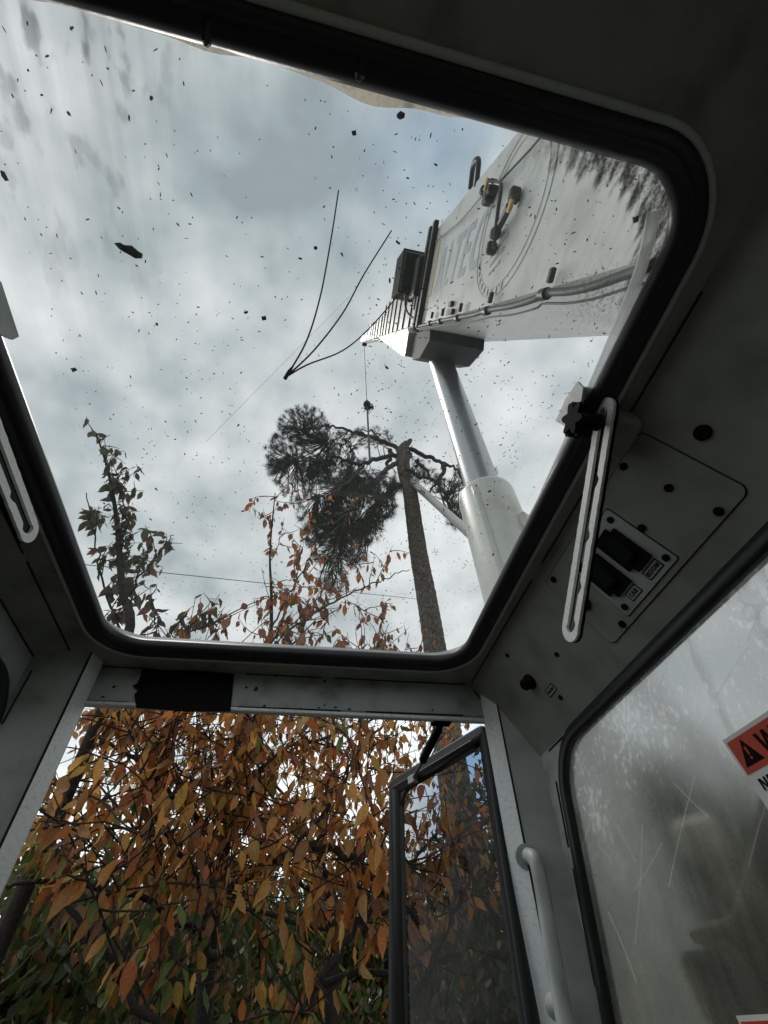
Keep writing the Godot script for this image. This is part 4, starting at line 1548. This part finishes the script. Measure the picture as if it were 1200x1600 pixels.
func hang(p: Vector3, size: float, droop: float) -> Transform3D:
	# a leaf hanging from p: mostly downwards, turned at random
	var down := Vector3(rng.randf_range(-1, 1) * droop, -1.0 + rng.randf() * 0.35 * droop, rng.randf_range(-1, 1) * droop).normalized()
	var t := frame(p, Vector3(rng.randf_range(-1, 1), 0, rng.randf_range(-1, 1)), -down)
	# keep the stalk direction exact
	var y := -down
	var x := Vector3(rng.randf_range(-1, 1), rng.randf_range(-0.2, 0.2), rng.randf_range(-1, 1))
	x = (x - y * x.dot(y)).normalized()
	return Transform3D(Basis(x * size, y * size, x.cross(y) * size), p)

# grows side shoots from a list of limbs; returns twigs (arrays of points) and leaf places
func grow(limbs: Array, per_m: float, len1: float, per_m2: float, len2: float, leaf_step: float, leaf_size: float, droop: float, rise: float) -> Dictionary:
	var twigs := []
	var leaves: Array[Transform3D] = []
	var first := []
	for L in limbs:
		var pts: Array = L
		var total := 0.0
		for i in pts.size() - 1: total += pts[i].distance_to(pts[i + 1])
		for k in int(total * per_m):
			var i := rng.randi_range(int(pts.size() * 0.15), pts.size() - 2)
			var s: Vector3 = pts[i].lerp(pts[i + 1], rng.randf())
			var d := Vector3(rng.randf_range(-1, 1), rise + rng.randf_range(-0.5, 0.7), rng.randf_range(-1, 1)).normalized()
			first.append(shoot(s, d, len1 * rng.randf_range(0.6, 1.3), 0.25))
	twigs.append_array(first)
	var second := []
	for pts in first:
		var total := 0.0
		for i in pts.size() - 1: total += pts[i].distance_to(pts[i + 1])
		for k in maxi(1, int(total * per_m2)):
			var i := rng.randi_range(1, pts.size() - 2)
			var d := Vector3(rng.randf_range(-1, 1), rise * 0.6 + rng.randf_range(-0.6, 0.6), rng.randf_range(-1, 1)).normalized()
			second.append(shoot(pts[i], d, len2 * rng.randf_range(0.5, 1.3), 0.3))
	twigs.append_array(second)
	for pts in first + second:
		for i in range(1, pts.size()):
			var a: Vector3 = pts[i - 1]
			var b: Vector3 = pts[i]
			var n := int(a.distance_to(b) / leaf_step + rng.randf())
			for k in n:
				leaves.append(hang(a.lerp(b, rng.randf()), leaf_size * rng.randf_range(0.5, 1.45), droop))
	return {"twigs": twigs, "leaves": leaves}

func shoot(s: Vector3, d: Vector3, length: float, wander: float) -> Array:
	var out := [s]
	var p := s
	var n := 5
	for i in n:
		d = (d + Vector3(rng.randf_range(-1, 1), rng.randf_range(-0.8, 1.0), rng.randf_range(-1, 1)) * wander).normalized()
		p += d * (length / n)
		out.append(p)
	return out

func inside_cab(p: Vector3) -> bool:
	return p.z > -1.62 and absf(p.x) < 0.85 and p.y < 0.75 or (p.z > -1.62 and p.x > -0.1 and p.x < 0.8 and p.y < 0.7)

func in_view(p: Vector3) -> bool:
	var z := p.dot(CF)
	if z <= 0.05: return false
	var x := 600 + F_PX * p.dot(CR) / z
	var y := 800 - F_PX * p.dot(CU) / z
	return x > -20 and x < 1220 and y > -20 and y < 1620

# limbs as parts, twigs as one part, the largest leaves as parts and the rest as one
func leafy(tree: Node3D, limbs: Array, radii: Array, bark: Array, g: Dictionary, palette: Array, pick: Callable, n_parts: int) -> void:
	for i in limbs.size():
		var m := mb(tree)
		var r := []
		for k in limbs[i].size():
			r.append(lerpf(radii[i][0], radii[i][1], float(k) / (limbs[i].size() - 1)))
		m.tube(limbs[i], r, 9)
		part("trunk" if i == 0 else "branch", m, bark[i % bark.size()], tree)
	var tw := mb(tree)
	for pts in g.twigs:
		var bad := false
		for p in pts:
			if inside_cab(p): bad = true
		if bad: continue
		var r := []
		for k in pts.size(): r.append(lerpf(0.0042, 0.0014, float(k) / (pts.size() - 1)))
		tw.tube(pts, r, 5, false)
	part("twigs", tw, bark[0], tree, "", "stuff")
	var rows := []
	for t in g.leaves:
		if inside_cab(t.origin): continue
		rows.append([t.origin.length() / t.basis.x.length() + (0.0 if in_view(t.origin) else 1000.0), t, pick.call(t.origin)])
	rows.sort_custom(func(a, b): return a[0] < b[0])
	var rest: Array[Transform3D] = []
	var tints := PackedColorArray()
	var mats := []
	for c in palette: mats.append(leaf_material(c.linear_to_srgb()))
	for i in rows.size():
		var t: Transform3D = rows[i][1]
		if i < n_parts:
			var loc := t
			loc.origin -= base_of[tree]
			put("leaf", leaf_meshes[i % leaf_meshes.size()], mats[rows[i][2]], tree, loc)
		else:
			rest.append(t)
			var c: Color = palette[rows[i][2]]
			var k := rng.randf_range(0.75, 1.2)
			tints.append(Color(c.r * k, c.g * k, c.b * k))
	if rest.size():
		scatter("leaves", tree, leaf_meshes[0], leaf_material(Color(1, 1, 1), true), rest, tints)

func px_limb(list: Array, n := 6) -> Array:
	var out := []
	for q in list: out.append(at(q[0], q[1], q[2]))
	out = curve(out, n)
	for i in range(1, out.size() - 1):
		out[i] += Vector3(rng.randf_range(-1, 1), rng.randf_range(-1, 1), rng.randf_range(-1, 1)) * 0.014
	return out

func build_front_trees() -> void:
	leaf_tex = leaf_texture()
	leaf_meshes = [make_leaf(0.18, 0.25, 0.95, 0.4, 0.08), make_leaf(-0.22, 0.5, 0.8, -0.7, -0.12), make_leaf(0.5, 0.2, 1.05, 0.9, 0.05), make_leaf(0.05, 0.85, 0.9, -0.3, 0.2), make_leaf(-0.45, 0.35, 1.0, 1.3, -0.05), make_leaf(0.3, 0.6, 0.75, -1.2, 0.15), make_leaf(0.75, 0.4, 0.9, 0.5, -0.2)]
	# palette: linear base colours
	var pal := [Color(0.66, 0.25, 0.060), Color(0.70, 0.36, 0.090), Color(0.52, 0.18, 0.060), Color(0.32, 0.13, 0.07), Color(0.52, 0.35, 0.09), Color(0.32, 0.30, 0.07), Color(0.17, 0.24, 0.06), Color(0.11, 0.18, 0.055), Color(0.40, 0.21, 0.13), Color(0.78, 0.45, 0.12), Color(0.42, 0.22, 0.07), Color(0.26, 0.12, 0.055)]
	# --- the orange tree that fills the front opening
	var stem := [at(330, 1450, 2.9), at(345, 1385, 2.9), at(356, 1290, 2.9), at(385, 1180, 3.0), at(404, 1110, 3.05), at(422, 1005, 3.25), at(424, 930, 3.5), at(422, 860, 3.7), at(430, 770, 4.0)]
	var foot: Vector3 = stem[0] + Vector3(0.25, 0, -0.1)
	foot.y = -2.6
	var limbs := [
		curve([foot, foot.lerp(stem[0], 0.6) + Vector3(0.05, 0, 0)] + stem, 5),
		px_limb([[420, 1760, 2.6], [250, 1600, 2.2], [185, 1520, 2.15], [116, 1430, 2.2], [90, 1335, 2.3], [60, 1250, 2.5]]),
		px_limb([[345, 1400, 2.9], [450, 1330, 2.7], [530, 1330, 2.5], [590, 1385, 2.4], [660, 1440, 2.3]]),
		px_limb([[335, 1500, 2.9], [318, 1440, 2.6], [333, 1380, 2.6], [318, 1320, 2.6], [330, 1240, 2.7], [316, 1150, 2.8]]),
		px_limb([[330, 1470, 2.9], [250, 1420, 2.5], [120, 1385, 2.4], [0, 1380, 2.5]]),
		px_limb([[400, 1700, 2.8], [460, 1600, 2.7], [510, 1530, 2.7], [620, 1515, 2.7], [720, 1490, 2.8]]),
		px_limb([[350, 1330, 2.9], [280, 1250, 2.6], [220, 1200, 2.5], [150, 1150, 2.7]]),
		px_limb([[375, 1220, 3.0], [470, 1170, 3.2], [560, 1130, 3.5], [640, 1110, 3.8]]),
		px_limb([[340, 1410, 2.9], [300, 1360, 2.6], [245, 1290, 2.4], [225, 1200, 2.4], [190, 1110, 2.5]]),
		px_limb([[360, 1290, 2.9], [400, 1230, 2.4], [410, 1170, 2.4], [404, 1090, 2.6]]),
		px_limb([[424, 1000, 3.3], [480, 965, 3.2], [545, 930, 3.2], [600, 905, 3.3], [640, 890, 3.4]]),
		px_limb([[420, 990, 3.3], [450, 930, 3.4], [500, 850, 3.6], [560, 800, 3.9]]),
		px_limb([[404, 1110, 3.1], [440, 1040, 3.1], [470, 990, 3.1], [530, 950, 3.1]]),
		px_limb([[560, 1130, 3.5], [575, 1060, 3.4], [590, 1000, 3.4], [600, 960, 3.5]]),
		px_limb([[450, 1340, 2.5], [520, 1250, 2.6], [560, 1180, 2.8], [600, 1130, 3.1]]),
		px_limb([[150, 1150, 2.7], [250, 1040, 2.9], [300, 975, 3.0]]),
		px_limb([[620, 1620, 2.6], [690, 1470, 2.5], [735, 1360, 2.5], [752, 1270, 2.7]]),
		px_limb([[500, 1530, 2.4], [560, 1440, 2.5], [640, 1350, 2.6], [700, 1280, 2.9]]),
	]
	var radii := [[0.045, 0.004], [0.013, 0.006], [0.020, 0.012], [0.016, 0.006], [0.013, 0.007], [0.020, 0.009], [0.014, 0.006], [0.016, 0.006], [0.012, 0.005], [0.012, 0.005], [0.009, 0.003], [0.008, 0.003], [0.008, 0.003], [0.008, 0.003], [0.012, 0.005], [0.008, 0.003], [0.014, 0.006], [0.014, 0.006]]
	var tree := thing("cherry_tree", "orange leaved cherry tree filling the open cab front", "tree", foot)
	var low := limbs.slice(1, 10)
	low.append_array([limbs[14], limbs[16], limbs[0].slice(8, 26)])
	var g := grow(low, 8.5, 0.70, 8.5, 0.40, 0.078, 0.064, 0.7, 0.6)
	var g2 := grow([limbs[10], limbs[11], limbs[12], limbs[13], limbs[15], limbs[0].slice(26)], 9.0, 0.36, 6.0, 0.22, 0.055, 0.070, 0.6, 0.6)
	g.twigs.append_array(g2.twigs)
	g.leaves.append_array(g2.leaves)
	# leaves that hang right in the opening
	for q in [[262, 1240, 1.5, 0.13], [62, 1395, 1.55, 0.12], [285, 1440, 1.45, 0.16], [298, 1425, 1.5, 0.14], [322, 1530, 1.5, 0.11], [445, 1480, 1.6, 0.12], [478, 1490, 1.65, 0.11], [570, 1390, 1.7, 0.10], [372, 1375, 1.7, 0.10], [280, 1340, 1.6, 0.10], [140, 1370, 1.6, 0.11], [150, 1262, 1.7, 0.09], [70, 1340, 1.6, 0.1], [440, 1430, 1.7, 0.09], [510, 1500, 1.6, 0.1], [535, 1430, 1.7, 0.09], [190, 1425, 1.6, 0.1], [215, 1440, 1.65, 0.11], [400, 1265, 1.8, 0.1], [470, 1245, 1.8, 0.1], [585, 1310, 1.75, 0.09], [460, 1575, 1.6, 0.1]]:
		g.leaves.append(hang(at(q[0], q[1], q[2]), q[3] * 0.72, 0.25))
	var pick := func(p: Vector3) -> int:
		var el := p.y / p.length()
		var far := p.length()
		var q := rng.randf()
		var green := clampf((1.0 - p.y * 2.6) * 0.5 + (far - 2.2) * 0.35 - p.x * 0.4, 0.04, 0.85)
		if el > 0.5: green = 0.04
		if q < green: return [5, 6, 7, 6][rng.randi() % 4]
		if el > 0.5: return [2, 8, 0, 3, 8][rng.randi() % 5]
		return [0, 9, 1, 10, 2, 4, 10, 11][rng.randi() % 8]
	leafy(tree, limbs, radii, [M.bark, M.bark, M.bark, M.lichen_bark], g, pal, pick, 300)
	# --- a second orange crown a little farther off
	var foot3: Vector3 = at(520, 1500, 5.0)
	foot3.y = -2.6
	var limbs3 := [
		curve([foot3, at(520, 1480, 5.0), at(500, 1340, 4.9), at(515, 1200, 5.0), at(505, 1110, 5.2)], 5),
		px_limb([[515, 1420, 5.0], [420, 1330, 4.6], [340, 1250, 4.5], [250, 1180, 4.6], [180, 1130, 4.8]]),
		px_limb([[510, 1380, 4.9], [590, 1290, 4.6], [650, 1220, 4.7], [690, 1150, 5.0]]),
		px_limb([[515, 1450, 5.0], [380, 1420, 4.5], [240, 1370, 4.3], [120, 1320, 4.4]]),
		px_limb([[505, 1330, 4.9], [440, 1240, 4.7], [400, 1170, 4.8], [390, 1110, 5.0]]),
		px_limb([[515, 1460, 5.0], [620, 1420, 4.6], [720, 1370, 4.7], [800, 1330, 5.0]]),
		px_limb([[300, 1400, 4.4], [200, 1280, 4.4], [130, 1200, 4.6]]),
	]
	var t3 := thing("cherry_tree", "second rusty orange tree seen through gaps behind the nearest leaves", "tree", foot3)
	g = grow(limbs3.slice(1) + [limbs3[0].slice(8)], 6.5, 0.75, 7.0, 0.42, 0.06, 0.075, 0.7, 0.5)
	leafy(t3, limbs3, [[0.07, 0.01], [0.02, 0.006], [0.02, 0.006], [0.02, 0.006], [0.016, 0.006], [0.018, 0.006], [0.014, 0.005]], [M.bark], g, pal, pick, 120)
	# --- upright shoots on the left
	var stem2 := [at(196, 1010, 2.9), at(190, 920, 3.1), at(183, 820, 3.4), at(170, 740, 3.6), at(150, 676, 3.9)]
	var foot2: Vector3 = stem2[0]
	foot2.y = -2.6
	foot2.z -= 0.3
	var limbs2 := [
		curve([foot2, stem2[0] + Vector3(0, -1.2, -0.2)] + stem2, 5),
		px_limb([[195, 1000, 2.9], [165, 920, 3.2], [148, 840, 3.4], [135, 770, 3.6]]),
		px_limb([[192, 945, 3.1], [220, 900, 3.1], [250, 862, 3.2], [272, 836, 3.3]]),
		px_limb([[186, 860, 3.3], [195, 800, 3.5], [185, 760, 3.6]]),
		px_limb([[200, 1020, 2.9], [225, 985, 2.9], [250, 970, 2.9]]),
		px_limb([[196, 1010, 2.9], [280, 1000, 3.1], [310, 960, 3.2], [330, 990, 3.2]]),
	]
	var t2 := thing("cherry_tree", "leafy upright shoots of a dark tree at the hatch's left", "tree", foot2)
	g = grow(limbs2.slice(1) + [limbs2[0].slice(11)], 13.0, 0.21, 5.0, 0.12, 0.036, 0.070, 0.75, 1.3)
	leafy(t2, limbs2, [[0.04, 0.004], [0.008, 0.003], [0.007, 0.003], [0.006, 0.003], [0.006, 0.003], [0.006, 0.003]], [M.bark], g, [Color(0.11, 0.11, 0.07), Color(0.13, 0.10, 0.07), Color(0.10, 0.12, 0.07), Color(0.24, 0.11, 0.07)], func(_p): return rng.randi() % 3 if rng.randf() < 0.92 else 3, 300)

func build_backdrop() -> void:
	# darker trees behind, far enough that single leaves no longer tell
	var specs := [
		[20, 1500, 5.5, 3.2, 0.9, "dark green leafy tree low at the left behind the orange leaves"],
		[230, 1560, 7.0, 3.4, 1.15, "shadowy green tree behind the middle of the orange tree"],
		[470, 1560, 8.5, 3.6, 1.6, "dim brown green tree behind the right of the front opening"],
		[700, 1520, 9.0, 3.8, 1.5, "dark tree standing behind the swing window"],
		[960, 1500, 7.0, 4.0, 2.0, "dark tree standing beyond the hazed side window"],
		[1190, 1480, 6.5, 4.0, 1.6, "dark tree at the far right beyond the hazed side window"],
	]
	var pal := [Color(0.05, 0.085, 0.024), Color(0.075, 0.11, 0.03), Color(0.10, 0.09, 0.026), Color(0.22, 0.11, 0.028), Color(0.035, 0.055, 0.018)]
	var seedn := 0
	for s in specs:
		var c := at(s[0], s[1], s[2])
		var foot := Vector3(c.x, -2.6, c.z)
		var tree := thing("background_tree", s[5], "tree", foot, "darker trees behind the orange tree")
		var top := Vector3(c.x, s[4] + 0.35, c.z)
		var m := mb(tree)
		m.tube(curve([foot, foot.lerp(top, 0.4) + Vector3(0.15, 0, 0), top], 6), [0.16, 0.158, 0.155, 0.15, 0.148, 0.145, 0.13, 0.12, 0.1, 0.08, 0.06, 0.04, 0.02], 10)
		part("trunk", m, M.bark, tree)
		var xfs: Array[Transform3D] = []
		var tints := PackedColorArray()
		var tw := mb(tree)
		for k in 165:
			var a := rng.randf() * TAU
			var hgt: float = lerpf(-1.0, s[4], pow(rng.randf(), 1.3))
			var rd: float = s[3] * 0.62 * sqrt(rng.randf()) * (1.0 - 0.45 * maxf(0.0, hgt / s[4]))
			var p := Vector3(c.x + cos(a) * rd, hgt, c.z + sin(a) * rd * 0.8)
			var from := foot.lerp(top, clampf((hgt + 1.9) / (s[4] + 2.9), 0.1, 0.95))
			tw.tube([from, from.lerp(p, 0.5) + Vector3(0, 0.12, 0), p], [0.03, 0.018, 0.008], 5, false)
			for i in 120:
				var q := p + Vector3(rng.randfn(0, 0.26), rng.randfn(0, 0.22), rng.randfn(0, 0.26))
				xfs.append(hang(q, rng.randf_range(0.07, 0.12), 0.9))
				var col: Color = pal[[0, 1, 2, 4, 0, 1, 3][rng.randi() % 7]]
				var kk := rng.randf_range(0.6, 1.25)
				tints.append(Color(col.r * kk, col.g * kk, col.b * kk))
		part("branches", tw, M.bark, tree, "", "stuff")
		scatter("leaves", tree, leaf_meshes[0], leaf_material(Color(1, 1, 1), true), xfs, tints)
		seedn += 1

func build_wires() -> void:
	var a := at(150, 884, 26)
	var b := at(440, 914, 30)
	var d := b - a
	var m := MB.new(a - d * 2.0)
	m.tube([a - d * 2.0, a, b, b + d * 1.5], 0.022, 6)
	single("utility_wire", m, M.wire, a - d * 2.0, "thin wire crossing low above the left treetops", "wire")
	a = at(322, 690, 20)
	b = at(482, 528, 26)
	d = b - a
	m = MB.new(a)
	m.tube([a, b + d * 0.6], 0.006, 5)
	single("utility_wire", m, M.wire, a, "faint slanting wire high in the sky beside the pine needles", "wire")

# ---------------------------------------------------------------- things lying on the hatch
func flake(m: MB, p: Vector3, len: float, wid: float, ang: float, th: float, r: RandomNumberGenerator) -> void:
	var poly := PackedVector2Array()
	var n := 6 if len < 0.006 else 9
	for k in n:
		var a := TAU * k / n
		poly.append(Vector2(cos(a) * len * 0.5, sin(a) * wid * 0.5) * r.randf_range(0.6, 1.25))
	var t := Transform3D(Basis(Vector3.RIGHT, PI * 0.5), p)
	t.basis = Basis(Vector3.UP, ang) * t.basis
	m.extrude(poly, t, -th)

func build_debris() -> void:
	var ty := 0.5835
	var r := RandomNumberGenerator.new()
	r.seed = 91
	var dark := material(lin(0.02, 0.018, 0.016), 0.9)
	var mid := material(lin(0.055, 0.045, 0.037), 0.9)
	# the three-needle bundle
	var b0 := on(447, 589, 1, ty)
	var nb := thing("pine_needles", "fallen bundle of three long pine needles on the hatch pane", "pine needles", b0)
	for L in [[[447, 589], [478, 535], [500, 465], [517, 375], [529, 297]], [[447, 589], [490, 548], [535, 490], [568, 430], [612, 360]], [[447, 589], [480, 570], [535, 548], [580, 510], [640, 440]]]:
		var pts := []
		for i in L.size():
			pts.append(on(L[i][0], L[i][1], 1, ty + 0.001 + 0.004 * sin(PI * i / 4.0)))
		var m := mb(nb)
		var c := curve(pts, 6)
		var rad := []
		for i in c.size(): rad.append(lerpf(0.0013, 0.0007, float(i) / (c.size() - 1)))
		m.tube(c, rad, 6)
		part("needle", m, dark, nb)
	var m2 := mb(nb)
	m2.tube([on(445, 592, 1, ty + 0.001), on(452, 580, 1, ty + 0.001), on(458, 572, 1, ty + 0.001)], [0.0028, 0.0026, 0.0012], 8)
	part("sheath", m2, dark, nb)
	# single pieces that stand out
	var big := [
		["bark_flake", [[178, 380], [186, 379], [193, 383], [205, 384], [214, 392], [222, 397], [221, 404], [211, 404], [203, 399], [192, 393], [186, 389]], "long ragged black bark flake left of the needles", dark],
		["bark_flake", [[620, 178], [626, 173], [633, 177], [632, 184], [625, 187], [620, 183]], "black angular bark chip near the hatch's rear edge", dark],
		["bark_flake", [[110, 576], [116, 575], [120, 579], [114, 582]], "small round dark chip near the hatch's left edge", dark],
		["bark_flake", [[989, 340], [998, 337], [998, 346], [991, 349]], "rusty red chip on the hatch near the boom base", material(lin(0.22, 0.06, 0.02), 0.8)],
		["bark_flake", [[408, 495], [415, 494], [416, 500], [410, 501]], "greyish square chip left of the needle bundle's middle", mid],
		["bark_flake", [[549, 205], [556, 203], [557, 211], [551, 212]], "grey brown chip below the rear edge's middle", mid],
		["bark_flake", [[0, 266], [5, 268], [12, 282], [8, 283], [2, 275]], "slim twig scrap at the hatch's far left edge", mid],
		["bark_flake", [[606, 143], [612, 141], [622, 146], [632, 150], [646, 149], [640, 158], [628, 160], [615, 158], [608, 154]], "smudged brown bark clot under the sealant strip", mid],
	]
	for q in big:
		var p0 := on(q[1][0][0], q[1][0][1], 1, ty)
		var poly := PackedVector2Array()
		for w in q[1]:
			var p := on(w[0], w[1], 1, ty)
			poly.append(Vector2(p.x, -p.z))
		var m := MB.new(p0)
		m.extrude(poly, Transform3D(Basis(Vector3.RIGHT, Vector3(0, 0, -1), Vector3.UP), Vector3(0, ty, 0)), 0.0022)
		single(q[0], m, q[3], p0, q[2], "bark flake")
	for q in [[700, 488, "left"], [613, 548, "left"], [757, 205, "r"]]:
		pass
	# middling chips
	var tan_chip := material(lin(0.20, 0.14, 0.09), 0.9)
	for k in 46:
		var p := V(r.randf_range(-0.40, 0.355), ty, r.randf_range(-0.05, 0.82))
		var m := MB.new(p)
		flake(m, p, r.randf_range(0.004, 0.0075), r.randf_range(0.0015, 0.0035), r.randf() * TAU, 0.0012, r)
		single("wood_chip", m, [dark, mid, tan_chip, dark][k % 4], p, "small wood chip scattered on the clear hatch pane", "wood chip", "small chips scattered over the hatch pane")
	# dust of sawn bark
	var clump := FastNoiseLite.new()
	clump.seed = 3
	clump.frequency = 1.0
	var sd := MB.new(V(0, ty, 0.4))
	for k in 2700:
		var x := r.randf_range(-0.41, 0.365)
		if r.randf() < 0.35: x = absf(r.randfn(0.0, 0.16)) + 0.02
		if absf(x) > 0.37: continue
		var f := r.randf_range(-0.07, 0.84)
		if clump.get_noise_2d(x * 9.0, f * 9.0) < r.randf_range(-0.5, 0.12): continue
		flake(sd, V(x, ty, f), 0.0012 + 0.0042 * pow(r.randf(), 2.2), r.randf_range(0.0007, 0.0018), r.randf() * TAU, 0.0006, r)
	single("sawdust", sd, dark, V(0, ty, 0.4), "fine dark sawdust flecks all over the hatch pane", "sawdust", "", "stuff")
